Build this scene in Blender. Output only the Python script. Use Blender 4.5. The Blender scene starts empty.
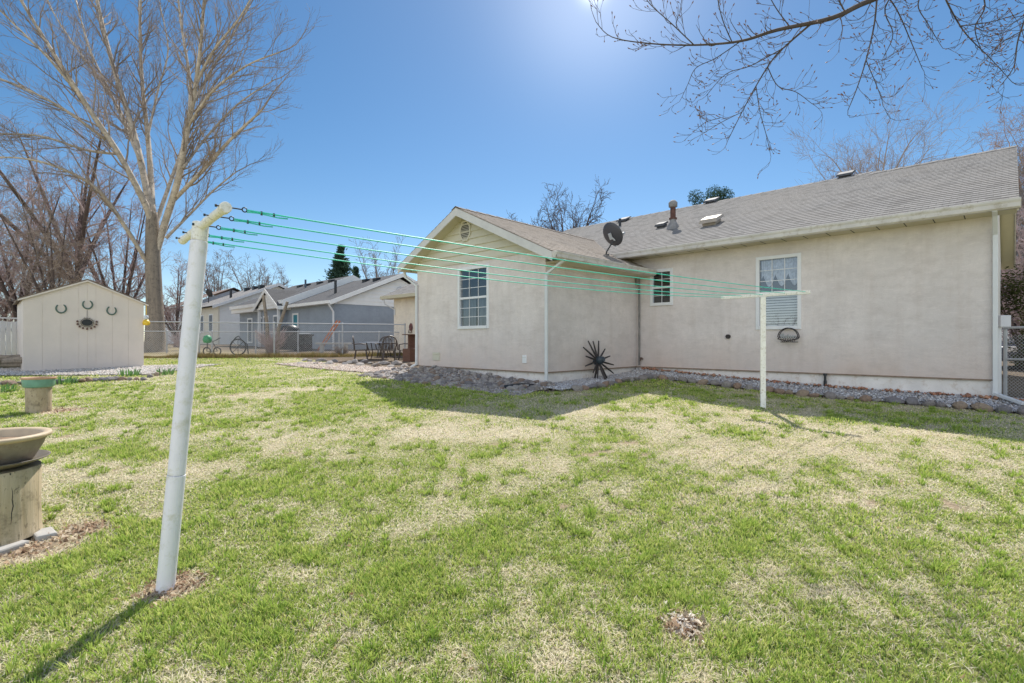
import bpy, math, random
import numpy as np
from mathutils import Vector, Matrix
random.seed(7)
R = math.radians
C = bpy.context.scene.collection
F = 515.0
CAMZ = 1.4

# ------------------------------------------------------------------ camera, world, sun
cam = bpy.data.cameras.new('camera'); co = bpy.data.objects.new('camera', cam); C.objects.link(co)
co.location = (0, 0, CAMZ); co.rotation_euler = (R(90), 0, 0)
cam.sensor_width = 36; cam.lens = F/1024*36; cam.clip_start = 0.05; cam.clip_end = 3000
bpy.context.scene.camera = co
SUN_EL, SUN_AZ = 51.0, 10.0
sd = Vector((math.sin(R(SUN_AZ))*math.cos(R(SUN_EL)), math.cos(R(SUN_AZ))*math.cos(R(SUN_EL)), math.sin(R(SUN_EL))))
sl = bpy.data.lights.new('sun', 'SUN'); sl.energy = 5.8; sl.angle = R(0.5); sl.color = (1, 0.955, 0.88)
so = bpy.data.objects.new('sun', sl); C.objects.link(so); so.rotation_euler = sd.to_track_quat('Z', 'Y').to_euler(); so.location = sd*50
w = bpy.data.worlds.new('World'); bpy.context.scene.world = w; w.use_nodes = True
nt = w.node_tree; nt.nodes.clear(); N = nt.nodes.new; L = nt.links.new
sky = N('ShaderNodeTexSky'); sky.sky_type = 'NISHITA'; sky.sun_disc = False
sky.sun_elevation = R(SUN_EL); sky.sun_rotation = R(SUN_AZ); sky.altitude = 1500; sky.air_density = 1.0; sky.dust_density = 0.6; sky.ozone_density = 1.6
hs = N('ShaderNodeHueSaturation'); hs.inputs['Saturation'].default_value = 1.26; hs.inputs['Hue'].default_value = 0.494
bg = N('ShaderNodeBackground'); bg.inputs[1].default_value = 0.122
tc = N('ShaderNodeTexCoord'); nrm = N('ShaderNodeVectorMath'); nrm.operation = 'NORMALIZE'
dot = N('ShaderNodeVectorMath'); dot.operation = 'DOT_PRODUCT'
gd = Vector((82/515, 1, 356/515)).normalized(); dot.inputs[1].default_value = gd
def MN(op, a, b=None):
    n = N('ShaderNodeMath'); n.operation = op
    for i, v in enumerate((a, b)):
        if v is None: continue
        if isinstance(v, (int, float)): n.inputs[i].default_value = v
        else: L(v, n.inputs[i])
    return n.outputs[0]
L(tc.outputs['Generated'], nrm.inputs[0]); L(nrm.outputs[0], dot.inputs[0])
d0 = MN('MAXIMUM', dot.outputs['Value'], 0.0)
g = MN('ADD', MN('MULTIPLY', MN('POWER', d0, 5000.0), 9.0), MN('ADD', MN('MULTIPLY', MN('POWER', d0, 110.0), 2.4), MN('MULTIPLY', MN('POWER', d0, 12.0), 0.45)))
mc = N('ShaderNodeMixRGB'); mc.blend_type = 'ADD'; mc.inputs[0].default_value = 1
gc = N('ShaderNodeVectorMath'); gc.operation = 'SCALE'; gc.inputs[0].default_value = (1, 1, 1); L(g, gc.inputs['Scale'])
L(sky.outputs[0], hs.inputs['Color']); L(hs.outputs[0], mc.inputs[1]); L(gc.outputs[0], mc.inputs[2])
# added glow low behind the camera, fill light for the shaded walls
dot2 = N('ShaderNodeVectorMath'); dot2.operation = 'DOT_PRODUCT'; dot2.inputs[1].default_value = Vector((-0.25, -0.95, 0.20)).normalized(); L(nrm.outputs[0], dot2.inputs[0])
fill_glow = MN('MULTIPLY', MN('POWER', MN('MAXIMUM', dot2.outputs['Value'], 0.0), 2.0), 10.5)
hc = N('ShaderNodeVectorMath'); hc.operation = 'SCALE'; hc.inputs[0].default_value = (1, 0.97, 0.93); L(fill_glow, hc.inputs['Scale'])
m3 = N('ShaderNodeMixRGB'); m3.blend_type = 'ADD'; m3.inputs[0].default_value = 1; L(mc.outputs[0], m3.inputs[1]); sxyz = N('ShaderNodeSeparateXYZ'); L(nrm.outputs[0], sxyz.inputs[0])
hb = MN('MULTIPLY', MN('POWER', MN('SUBTRACT', 1.0, MN('MAXIMUM', sxyz.outputs['Z'], 0.0)), 5.0), 1.1)
hbc = N('ShaderNodeVectorMath'); hbc.operation = 'SCALE'; hbc.inputs[0].default_value = (1.0, 0.95, 0.92); L(hb, hbc.inputs['Scale'])
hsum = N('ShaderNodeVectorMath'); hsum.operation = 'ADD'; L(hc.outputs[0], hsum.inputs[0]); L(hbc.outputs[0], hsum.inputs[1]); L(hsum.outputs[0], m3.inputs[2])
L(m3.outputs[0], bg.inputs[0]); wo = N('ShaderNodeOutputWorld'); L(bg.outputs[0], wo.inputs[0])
vs = bpy.context.scene.view_settings; vs.view_transform = 'Standard'; vs.look = 'None'; vs.exposure = 0; vs.gamma = 1

# ------------------------------------------------------------------ materials
def newmat(name):
    m = bpy.data.materials.new(name); m.use_nodes = True
    nt = m.node_tree; b = nt.nodes['Principled BSDF']; return m, nt, b
def node(nt, t, **kw):
    n = nt.nodes.new(t)
    for k, v in kw.items():
        if k in n.inputs.keys(): n.inputs[k].default_value = v
        else: setattr(n, k, v)
    return n
def mix(nt, fac, a, b, mode='MIX'):
    n = nt.nodes.new('ShaderNodeMixRGB'); n.blend_type = mode
    for i, v in enumerate((fac, a, b)):
        if isinstance(v, (int, float)): n.inputs[i].default_value = v
        elif isinstance(v, tuple): n.inputs[i].default_value = (*v[:3], 1)
        else: nt.links.new(v, n.inputs[i])
    return n.outputs[0]
def ramp(nt, src, pts):
    n = nt.nodes.new('ShaderNodeValToRGB'); e = n.color_ramp.elements
    while len(e) < len(pts): e.new(0.5)
    for i, (p, c) in enumerate(pts):
        e[i].position = p; e[i].color = (c, c, c, 1) if isinstance(c, (int, float)) else (*c, 1)
    nt.links.new(src, n.inputs[0]); return n.outputs[0]
def coords(nt, scale=(1, 1, 1), kind='Object'):
    t = nt.nodes.new('ShaderNodeTexCoord'); mp = nt.nodes.new('ShaderNodeMapping'); mp.inputs['Scale'].default_value = scale
    nt.links.new(t.outputs[kind], mp.inputs[0]); return mp.outputs[0]
def noise(nt, vec, scale, detail=4, rough=0.6):
    n = node(nt, 'ShaderNodeTexNoise', Scale=scale, Detail=detail, Roughness=rough)
    nt.links.new(vec, n.inputs['Vector']); return n.outputs['Fac']
def bump(nt, b, h, strength, dist):
    n = node(nt, 'ShaderNodeBump', Strength=strength, Distance=dist)
    nt.links.new(h, n.inputs['Height']); nt.links.new(n.outputs[0], b.inputs['Normal'])
def plain(name, col, rough=0.6, var=0.15, scale=6, metal=0, bmp=0, bscale=60, stretch=(1, 1, 1), dirt=None):
    m, nt, b = newmat(name); v = coords(nt, stretch)
    f = ramp(nt, noise(nt, v, scale, 5), [(0.3, 0.0), (0.7, 1.0)])
    lo = tuple(c*(1-var) for c in col); hi = tuple(min(1, c*(1+var)) for c in col)
    c = mix(nt, f, lo, hi)
    if dirt:
        f2 = ramp(nt, noise(nt, v, scale*2.7, 7, 0.7), [(0.52, 0.0), (0.7, 1.0)])
        c = mix(nt, f2, c, dirt)
    nt.links.new(c, b.inputs['Base Color']); b.inputs['Roughness'].default_value = rough; b.inputs['Metallic'].default_value = metal
    if bmp: bump(nt, b, noise(nt, v, bscale, 5), bmp, 0.004)
    return m
def stucco(name, col, stain, zlow):
    m, nt, b = newmat(name); v = coords(nt)
    n1 = noise(nt, v, 0.9, 6, 0.65); n2 = noise(nt, v, 7, 6, 0.7)
    vs_ = coords(nt, (3.0, 3.0, 0.35)); n3 = noise(nt, vs_, 1.4, 5, 0.7)
    c = mix(nt, ramp(nt, n1, [(0.35, 0.0), (0.65, 1.0)]), tuple(x*0.86 for x in col), tuple(x*1.07 for x in col))
    c = mix(nt, ramp(nt, n2, [(0.4, 0.0), (0.7, 0.42)]), c, tuple(x*0.82 for x in col))
    c = mix(nt, ramp(nt, n3, [(0.50, 0.0), (0.72, 0.42)]), c, stain)
    vf = coords(nt, (1, 1, 5)); n5 = noise(nt, vf, 5.0, 4, 0.6)
    c = mix(nt, ramp(nt, n5, [(0.55, 0.0), (0.72, 0.25)]), c, tuple(min(1, x*1.25) for x in col))
    sx = nt.nodes.new('ShaderNodeSeparateXYZ'); nt.links.new(v, sx.inputs[0])
    # splash-back stain low on the wall, soot under the eave
    mr = node(nt, 'ShaderNodeMapRange'); mr.inputs[1].default_value = zlow+0.75; mr.inputs[2].default_value = zlow; nt.links.new(sx.outputs['Z'], mr.inputs[0])
    mm = nt.nodes.new('ShaderNodeMath'); mm.operation = 'MULTIPLY'; nt.links.new(mr.outputs[0], mm.inputs[0]); nt.links.new(ramp(nt, n1, [(0.3, 0.15), (0.75, 1.0)]), mm.inputs[1])
    c = mix(nt, mm.outputs[0], c, (stain[0]*1.08, stain[1]*0.98, stain[2]*0.9))
    nt.links.new(c, b.inputs['Base Color']); b.inputs['Roughness'].default_value = 0.92
    c = mix(nt, ramp(nt, noise(nt, v, 55, 4, 0.8), [(0.35, 0.30), (0.5, 0.0)]), c, tuple(x*0.72 for x in col)); c = mix(nt, ramp(nt, noise(nt, coords(nt, (1, 1, 2.2)), 2.6, 7, 0.75), [(0.48, 0.0), (0.66, 0.30)]), c, tuple(x*0.80 for x in stain)); nt.links.new(c, b.inputs['Base Color'])
    nb = noise(nt, v, 28, 6, 0.7); bump(nt, b, nb, 0.55, 0.012)
    return m
def shingles(name, col, axis, row=0.143):
    # axis 'yx': courses run along local y, climb along x
    m, nt, b = newmat(name); t = nt.nodes.new('ShaderNodeTexCoord'); s = nt.nodes.new('ShaderNodeSeparateXYZ'); nt.links.new(t.outputs['Object'], s.inputs[0])
    cb = nt.nodes.new('ShaderNodeCombineXYZ')
    a, bb = (s.outputs['Y'], s.outputs['X']) if axis == 'yx' else (s.outputs['X'], s.outputs['Y'])
    nt.links.new(a, cb.inputs[0]); nt.links.new(bb, cb.inputs[1])
    br = node(nt, 'ShaderNodeTexBrick'); br.inputs['Scale'].default_value = 1; br.inputs['Brick Width'].default_value = 0.165; br.inputs['Row Height'].default_value = row*0.9
    br.inputs['Mortar Size'].default_value = 0.006; br.inputs['Color1'].default_value = (0, 0, 0, 1); br.inputs['Color2'].default_value = (1, 1, 1, 1); br.inputs['Mortar'].default_value = (0.1, 0.1, 0.1, 1)
    nt.links.new(cb.outputs[0], br.inputs['Vector'])
    v = t.outputs['Object']
    c = mix(nt, br.outputs['Color'], tuple(x*0.82 for x in col), tuple(x*1.10 for x in col))
    c = mix(nt, ramp(nt, br.outputs['Color'], [(0.78, 0.0), (0.84, 0.75)]), c, tuple(x*0.45 for x in col))
    c = mix(nt, ramp(nt, br.outputs['Fac'], [(0.0, 0.0), (1.0, 0.55)]), c, tuple(x*0.4 for x in col))
    c = mix(nt, ramp(nt, noise(nt, v, 0.7, 5), [(0.3, 0.0), (0.7, 0.5)]), c, (col[0]*1.12, col[1]*1.06, col[2]*0.98))
    c = mix(nt, ramp(nt, noise(nt, v, 90, 3), [(0.35, 0.0), (0.65, 0.5)]), c, tuple(x*0.6 for x in col))
    c = mix(nt, ramp(nt, noise(nt, v, 4.5, 5, 0.7), [(0.55, 0.0), (0.75, 0.4)]), c, tuple(x*0.72 for x in col))
    nt.links.new(c, b.inputs['Base Color']); b.inputs['Roughness'].default_value = 0.95
    inv = nt.nodes.new('ShaderNodeMath'); inv.operation = 'MULTIPLY_ADD'; inv.inputs[1].default_value = -1; inv.inputs[2].default_value = 1; nt.links.new(br.outputs['Fac'], inv.inputs[0])
    ad = nt.nodes.new('ShaderNodeMath'); ad.operation = 'ADD'; nt.links.new(inv.outputs[0], ad.inputs[0]); nt.links.new(noise(nt, v, 130, 2), ad.inputs[1])
    bump(nt, b, ad.outputs[0], 0.7, 0.006)
    return m
def wood(name, c1, c2, stretch=(12, 12, 0.8), crack=(0.03, 0.022, 0.015), rough=0.85):
    m, nt, b = newmat(name); v = coords(nt, stretch); n1 = noise(nt, v, 1.5, 7, 0.7); n2 = noise(nt, coords(nt), 7, 6, 0.75); n3 = noise(nt, coords(nt, (5, 5, .12)), 1.1, 2, 0.4)
    c = mix(nt, ramp(nt, n1, [(0.3, 0.0), (0.7, 1.0)]), c1, c2)
    c = mix(nt, ramp(nt, n2, [(0.52, 0.0), (0.66, 0.7)]), c, tuple(x*0.45 for x in c1))
    c = mix(nt, ramp(nt, n3, [(0.494, 0.0), (0.5, 0.85), (0.506, 0.0)]), c, crack)
    sp_ = noise(nt, coords(nt, (1, 1, .45)), 42, 3, 0.7); c = mix(nt, ramp(nt, sp_, [(0.60, 0.0), (0.67, 0.75)]), c, tuple(x*0.4 for x in c1))
    nt.links.new(c, b.inputs['Base Color']); b.inputs['Roughness'].default_value = rough; bump(nt, b, n1, 0.8, 0.01); return m
def pane_mat(name, refl=0.3, tint=(0.9, 0.95, 1)):
    m, nt, b = newmat(name); nt.nodes.remove(b)
    t = node(nt, 'ShaderNodeBsdfTransparent', Color=(*tint, 1)); g = node(nt, 'ShaderNodeBsdfGlossy', Roughness=0.02, Color=(0.9, 0.95, 1, 1))
    mx = nt.nodes.new('ShaderNodeMixShader'); mx.inputs[0].default_value = refl
    nt.links.new(t.outputs[0], mx.inputs[1]); nt.links.new(g.outputs[0], mx.inputs[2]); nt.links.new(mx.outputs[0], nt.nodes['Material Output'].inputs[0])
    return m
def leafy(name, col, var=0.4):
    m, nt, b = newmat(name); nt.nodes.remove(b); v = coords(nt)
    c = mix(nt, noise(nt, v, 3.0, 4), tuple(x*(1-var) for x in col), tuple(x*(1+var) for x in col))
    d = node(nt, 'ShaderNodeBsdfDiffuse'); t = node(nt, 'ShaderNodeBsdfTranslucent'); nt.links.new(c, d.inputs[0]); nt.links.new(c, t.inputs[0])
    mx = nt.nodes.new('ShaderNodeMixShader'); mx.inputs[0].default_value = 0.35
    nt.links.new(d.outputs[0], mx.inputs[1]); nt.links.new(t.outputs[0], mx.inputs[2]); nt.links.new(mx.outputs[0], nt.nodes['Material Output'].inputs[0]); return m

M = {}
M['stucco'] = stucco('beige_stucco', (0.76, 0.69, 0.66), (0.57, 0.485, 0.44), 0.82)
M['stucco_sun'] = stucco('sunlit_stucco', (0.86, 0.76, 0.62), (0.7, 0.58, 0.46), 0.82)  # brighter copy of the house stucco, sunlight put into its colour
M['foundation'] = plain('foundation_concrete', (0.80, 0.75, 0.71), 0.9, 0.12, 3, bmp=0.4, bscale=40, dirt=(0.60, 0.50, 0.42))
M['bluestucco'] = stucco('blue_grey_stucco', (0.34, 0.385, 0.44), (0.29, 0.32, 0.37), 0.9)
M['siding'] = plain('cream_vinyl_siding', (0.60, 0.565, 0.46), 0.6, 0.06, 2)
M['soffit'] = plain('cream_soffit', (0.55, 0.50, 0.36), 0.6, 0.05, 2)
M['whitesiding'] = plain('white_vinyl_siding', (0.88, 0.87, 0.84), 0.6, 0.05, 2)
M['fascia'] = plain('white_fascia', (0.62, 0.60, 0.58), 0.5, 0.07, 4)
M['gutter'] = plain('cream_gutter_metal', (0.61, 0.575, 0.535), 0.45, 0.10, 3, dirt=(0.42, 0.37, 0.30))
M['downspout'] = plain('white_downspout_metal', (0.66, 0.67, 0.68), 0.4, 0.06, 3)
M['white'] = plain('white_paint', (0.78, 0.78, 0.78), 0.4, 0.04, 8)
M['vinyl'] = plain('white_window_vinyl', (0.76, 0.76, 0.77), 0.4, 0.03, 8)
M['dark'] = plain('dark_interior', (0.02, 0.022, 0.025), 0.9, 0.2, 3)
M['black'] = plain('black_metal', (0.022, 0.024, 0.028), 0.45, 0.2, 20)
M['venttop'] = plain('sun_glint_vent_top', (0.17, 0.165, 0.16), 0.7, 0.1, 9)  # vent tops painted paler than the sides, sun glint in the colour
M['ventflue'] = plain('dull_flue_steel', (0.26, 0.25, 0.245), 0.8, 0.25, 12)
M['ventgrey'] = plain('grey_vent_paint', (0.10, 0.10, 0.105), 0.9, 0.2, 9)
M['iron'] = plain('rusty_iron', (0.05, 0.045, 0.045), 0.6, 0.3, 25, metal=0.4, bmp=0.3, dirt=(0.10, 0.06, 0.04))
M['pane'] = pane_mat('window_glass', 0.13, (0.75, 0.78, 0.82))
M['screenpane'] = pane_mat('screened_glass', 0.16, (0.6, 0.62, 0.66))
M['roof'] = shingles('weathered_grey_shingles', (0.305, 0.29, 0.277), 'yx')
M['roof_e'] = shingles('weathered_tan_shingles', (0.40, 0.345, 0.295), 'xy')
M['roofn'] = shingles('dark_grey_shingles', (0.11, 0.11, 0.115), 'yx')
M['roofn_e'] = shingles('dark_grey_shingles_porch', (0.11, 0.11, 0.115), 'xy')
M['pole'] = plain('chalky_white_pole_paint', (0.82, 0.80, 0.85), 0.5, 0.05, 5, bmp=0.08, bscale=30, dirt=(0.64, 0.62, 0.55))
M['pole_old'] = plain('peeling_white_paint', (0.84, 0.82, 0.76), 0.6, 0.08, 9, bmp=0.3, bscale=30, dirt=(0.5, 0.44, 0.32))
M['line'] = plain('green_plastic_line', (0.05, 0.66, 0.48), 0.4, 0.15, 3)
M['shed'] = plain('beige_shed_panel', (0.78, 0.68, 0.605), 0.7, 0.05, 2, bmp=0.2, bscale=50)
M['log'] = wood('grey_weathered_log', (0.46, 0.36, 0.22), (0.64, 0.53, 0.37))
M['log2'] = wood('stripped_log', (0.36, 0.28, 0.17), (0.56, 0.46, 0.32), (5, 5, 1.5), (0.05, 0.04, 0.03))
M['bowl'] = plain('weathered_clay_plastic_bowl', (0.30, 0.245, 0.19), 0.5, 0.3, 6, dirt=(0.20, 0.14, 0.10))
M['bowlrim'] = plain('bleached_bowl_rim', (0.56, 0.44, 0.29), 0.55, 0.15, 9)
M['saucer'] = plain('brown_saucer', (0.17, 0.145, 0.11), 0.5, 0.25, 8)
M['greenbowl'] = plain('teal_glazed_bowl', (0.16, 0.34, 0.27), 0.35, 0.2, 7)
M['terrarim'] = plain('terracotta_rim', (0.52, 0.31, 0.19), 0.7, 0.15, 9)
M['soil'] = plain('dry_soil', (0.24, 0.16, 0.10), 0.95, 0.35, 20, bmp=1, bscale=30)
M['concrete'] = plain('patio_concrete', (0.50, 0.44, 0.38), 0.9, 0.15, 2, bmp=0.3, dirt=(0.38, 0.33, 0.28))
M['block'] = plain('concrete_block', (0.42, 0.40, 0.37), 0.9, 0.12, 8, bmp=0.6)
M['galv'] = plain('galvanised_steel', (0.46, 0.47, 0.48), 0.6, 0.1, 8, metal=0.2)
M['bark'] = wood('cottonwood_bark', (0.20, 0.165, 0.13), (0.36, 0.29, 0.22), (5, 5, 0.7), (0.06, 0.045, 0.035))
M['limb'] = plain('pale_limb_bark', (0.52, 0.44, 0.35), 0.85, 0.3, 4, bmp=0.5, dirt=(0.15, 0.115, 0.09))
M['twig'] = plain('tan_twigs', (0.30, 0.24, 0.20), 0.85, 0.3, 1)
M['twigr'] = plain('reddish_twigs', (0.43, 0.33, 0.32), 0.85, 0.5, 0.5)
M['twigd'] = plain('dark_twigs', (0.11, 0.08, 0.07), 0.85, 0.3, 0.7)
M['twigg'] = plain('grey_twigs', (0.25, 0.215, 0.20), 0.85, 0.2, 0.7)
M['twigp'] = plain('pale_pinkish_twigs', (0.38, 0.32, 0.30), 0.85, 0.2, 0.7)
M['ohl'] = plain('dark_grey_branch_bark', (0.075, 0.058, 0.052), 0.9, 0.3, 8)
M['bud'] = plain('brown_buds', (0.20, 0.10, 0.075), 0.6, 0.3, 5)
M['pine'] = leafy('blue_green_needles', (0.07, 0.12, 0.08))
M['shrubleaf'] = leafy('dark_olive_leaves', (0.09, 0.10, 0.04))
M['daff'] = leafy('bulb_leaves', (0.16, 0.30, 0.10), 0.25)
M['curtain'] = plain('lace_curtain', (0.62, 0.64, 0.68), 0.9, 0.3, 22)
M['blind'] = plain('pale_blind', (0.75, 0.74, 0.70), 0.7, 0.1, 4)
M['drape'] = plain('grey_blue_drape', (0.20, 0.225, 0.25), 0.9, 0.3, 20, stretch=(1, 6, 0.1))
M['teal'] = plain('teal_door_paint', (0.03, 0.22, 0.28), 0.5, 0.05, 4)
M['orange'] = plain('orange_fibreglass', (0.62, 0.20, 0.08), 0.5, 0.1, 6)
M['brown'] = plain('brown_stained_wood', (0.15, 0.075, 0.05), 0.7, 0.3, 5, stretch=(1, 1, 8))
M['bronze'] = plain('dark_bronze_metal', (0.085, 0.065, 0.055), 0.45, 0.2, 9)
M['alu'] = plain('grey_aluminium', (0.55, 0.56, 0.58), 0.35, 0.1, 5, metal=0.6)
M['greenplastic'] = plain('green_plastic', (0.03, 0.32, 0.12), 0.4, 0.1, 6)
M['yellow'] = plain('yellow_plastic', (0.85, 0.55, 0.04), 0.4, 0.15, 9)
M['verdi'] = plain('green_horseshoe_paint', (0.10, 0.16, 0.13), 0.6, 0.2, 20)
M['sash'] = plain('grey_trim', (0.62, 0.62, 0.64), 0.5, 0.05, 5)  # light grey for vents, boxes and the distant house walls
M['brick'] = plain('grey_brown_masonry', (0.24, 0.18, 0.15), 0.9, 0.3, 10)
def rockmat(name, cols, bscale=14):
    m, nt, b = newmat(name); oi = nt.nodes.new('ShaderNodeObjectInfo')
    r = nt.nodes.new('ShaderNodeValToRGB'); e = r.color_ramp.elements; r.color_ramp.interpolation = 'CONSTANT'
    while len(e) < len(cols): e.new(0.5)
    for i, c in enumerate(cols): e[i].position = i/len(cols); e[i].color = (*c, 1)
    nt.links.new(oi.outputs['Random'], r.inputs[0])
    v = coords(nt); c = mix(nt, ramp(nt, noise(nt, v, 4, 6, 0.7), [(0.35, 0.0), (0.7, 0.6)]), r.outputs[0], (0.17, 0.15, 0.14))
    nt.links.new(c, b.inputs['Base Color']); b.inputs['Roughness'].default_value = 0.9; bump(nt, b, noise(nt, v, bscale, 6, 0.7), 0.8, 0.03); return m
M['rock'] = rockmat('field_stone', [(0.36, 0.33, 0.32), (0.28, 0.26, 0.26), (0.45, 0.41, 0.38), (0.33, 0.24, 0.18), (0.22, 0.21, 0.22), (0.50, 0.46, 0.42), (0.37, 0.32, 0.28)])
M['edgerock'] = rockmat('edging_stone', [(0.38, 0.25, 0.17), (0.33, 0.29, 0.27), (0.45, 0.33, 0.23), (0.27, 0.25, 0.26), (0.40, 0.36, 0.33), (0.42, 0.28, 0.20)])

# ------------------------------------------------------------------ mesh builder
class MB:
    def __init__(s): s.v = []; s.f = []; s.m = []
    def add(s, vs, fs, mi=0):
        o = len(s.v); s.v += [tuple(v) for v in vs]; s.f += [tuple(i+o for i in f) for f in fs]; s.m += [mi]*len(fs)
    def box(s, x0, x1, y0, y1, z0, z1, mi=0):
        if x0 > x1: x0, x1 = x1, x0
        if y0 > y1: y0, y1 = y1, y0
        if z0 > z1: z0, z1 = z1, z0
        s.add([(x0,y0,z0),(x1,y0,z0),(x1,y1,z0),(x0,y1,z0),(x0,y0,z1),(x1,y0,z1),(x1,y1,z1),(x0,y1,z1)],
              [(0,3,2,1),(4,5,6,7),(0,1,5,4),(1,2,6,5),(2,3,7,6),(3,0,4,7)], mi)
    def quad(s, a, b, c, d, mi=0): s.add([a, b, c, d], [(0, 1, 2, 3)], mi)
    def prism(s, poly, off, mi=0):
        n = len(poly); off = Vector(off); P = [Vector(p) for p in poly]
        s.add(P + [p+off for p in P], [tuple(range(n))[::-1], tuple(range(n, 2*n))] + [(i, (i+1) % n, n+(i+1) % n, n+i) for i in range(n)], mi)
    def tube(s, pts, r, seg=8, mi=0, cap=True):
        P = [Vector(p) for p in pts]; n = len(P); rr = r if isinstance(r, (list, tuple)) else [r]*n
        ref = None; rings = []
        for i in range(n):
            t = (P[min(i+1, n-1)]-P[max(i-1, 0)])
            if t.length < 1e-9: t = Vector((0, 0, 1))
            t.normalize()
            if ref is None: ref = t.orthogonal().normalized()
            else:
                ref = ref - t*ref.dot(t)
                ref = ref.normalized() if ref.length > 1e-6 else t.orthogonal().normalized()
            b = t.cross(ref); rings.append([P[i]+(ref*math.cos(2*math.pi*k/seg)+b*math.sin(2*math.pi*k/seg))*rr[i] for k in range(seg)])
        vs = [v for q in rings for v in q]
        fs = [(i*seg+k, i*seg+(k+1) % seg, (i+1)*seg+(k+1) % seg, (i+1)*seg+k) for i in range(n-1) for k in range(seg)]
        if cap: fs += [tuple(range(seg))[::-1], tuple((n-1)*seg+k for k in range(seg))]
        s.add(vs, fs, mi)
    def lathe(s, prof, cx=0, cy=0, seg=32, mi=0, wob=0.0, sx=1.0):
        vs = []; ph = random.random()*6
        for (r, z) in prof:
            for k in range(seg):
                a = 2*math.pi*k/seg; q = r*(1+wob*math.sin(3*a+ph)+wob*0.6*math.sin(7*a+ph*2))
                vs.append((cx+q*math.cos(a)*sx, cy+q*math.sin(a), z))
        n = len(prof); fs = [(i*seg+k, i*seg+(k+1) % seg, (i+1)*seg+(k+1) % seg, (i+1)*seg+k) for i in range(n-1) for k in range(seg)]
        s.add(vs, fs, mi)
    def build(s, name, mat, parent=None, smooth=False, bevel=0):
        me = bpy.data.meshes.new(name); me.from_pydata(s.v, [], s.f)
        mats = mat if isinstance(mat, (list, tuple)) else [mat]
        for m_ in mats: me.materials.append(m_)
        if len(mats) > 1: me.polygons.foreach_set('material_index', s.m)
        if smooth: me.polygons.foreach_set('use_smooth', [True]*len(me.polygons))
        me.update()
        o = bpy.data.objects.new(name, me); C.objects.link(o); o.parent = parent
        if bevel:
            b = o.modifiers.new('bevel', 'BEVEL'); b.width = bevel; b.segments = 2; b.limit_method = 'ANGLE'
        return o
def tag(o, label=None, cat=None, group=None, kind=None):
    if label: o['label'] = label
    if cat: o['category'] = cat
    if group: o['group'] = group
    if kind: o['kind'] = kind
    return o
def thing(name, label, cat, loc=(0, 0, 0), rz=0, group=None):
    o = bpy.data.objects.new(name, None); o.empty_display_size = 0.2; C.objects.link(o); o.location = loc; o.rotation_euler = (0, 0, rz)
    return tag(o, label, cat, group)
def copy_tree(o, parent=None):
    c = o.copy(); C.objects.link(c); c.parent = parent
    for ch in [x for x in bpy.data.objects if x.parent == o]: copy_tree(ch, c)
    return c

# ------------------------------------------------------------------ terrain
HROT = math.atan2(0.718, 0.696)
dR = Vector((math.cos(HROT), math.sin(HROT), 0)); dL = Vector((-math.sin(HROT), math.cos(HROT), 0))
P0 = Vector((7.2, 7.7, 0))
def H(b, a, z=0): p = P0 + dR*b + dL*a; return Vector((p.x, p.y, z))
ctrl = [(-1.95, 2.9, 0), (0, 0, -.13), (2, 2, -.03), (-3.3, 3.4, .08), (4.7, 6.2, .33), (3.96, 8.13, .38), (7.2, 7.7, .44), (2.9, 11.9, .68), (.6, 8.9, .54),
        (-2.0, 10.4, .56), (-4.9, 14, .63), (-12.4, 17.5, .86), (-4.6, 20.6, .86), (-10.8, 13, .64), (-7.05, 7.67, .35), (-9, 26, .98), (-20, 40, 1.18), (20, 12, .5),
        (12, 30, 1.0), (-7, 3, .12), (5, 2, 0.05), (0, 6, .27), (-4, 6.5, .28), (9.5, 8.8, .42), (-3.2, 9.9, .56), (-16, 12, .7), (0, -6, -.3), (-9.5, 10, .5), (-5.5, 17, .7)]
for k in range(12):
    for rr in (70, 160): ctrl.append((rr*math.cos(k*math.pi/6), rr*math.sin(k*math.pi/6), 1.2))
cp = np.array(ctrl); K = np.sqrt(((cp[:, None, :2]-cp[None, :, :2])**2).sum(-1)); ncp = len(cp)
A = np.zeros((ncp+1, ncp+1)); A[:ncp, :ncp] = -K - np.eye(ncp)*0.35*-1*-1 if False else -K + np.eye(ncp)*0.25; A[:ncp, ncp] = 1; A[ncp, :ncp] = 1
sol = np.linalg.solve(A, np.append(cp[:, 2], 0))
def gnp(x, y):
    x = np.asarray(x, float); y = np.asarray(y, float); out = np.full(x.shape, sol[-1])
    for i in range(ncp): out = out - sol[i]*np.sqrt((x-cp[i, 0])**2+(y-cp[i, 1])**2)
    return np.where(np.sqrt(x*x+y*y) > 150, 1.2, out)
def gz(x, y): return float(gnp(np.array([x]), np.array([y]))[0])
def gpt(u, v):
    """the lawn point seen in the photo at (u, v)"""
    d = 2.0
    while d < 80:
        x = (u-512)/F*d; z = CAMZ+(341.5-v)/F*d
        if z <= gz(x, d): break
        d += 0.04
    return Vector((x, d, gz(x, d)))
def pix(u, v, d): return Vector(((u-512)/F*d, d, CAMZ+(341.5-v)/F*d))

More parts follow.
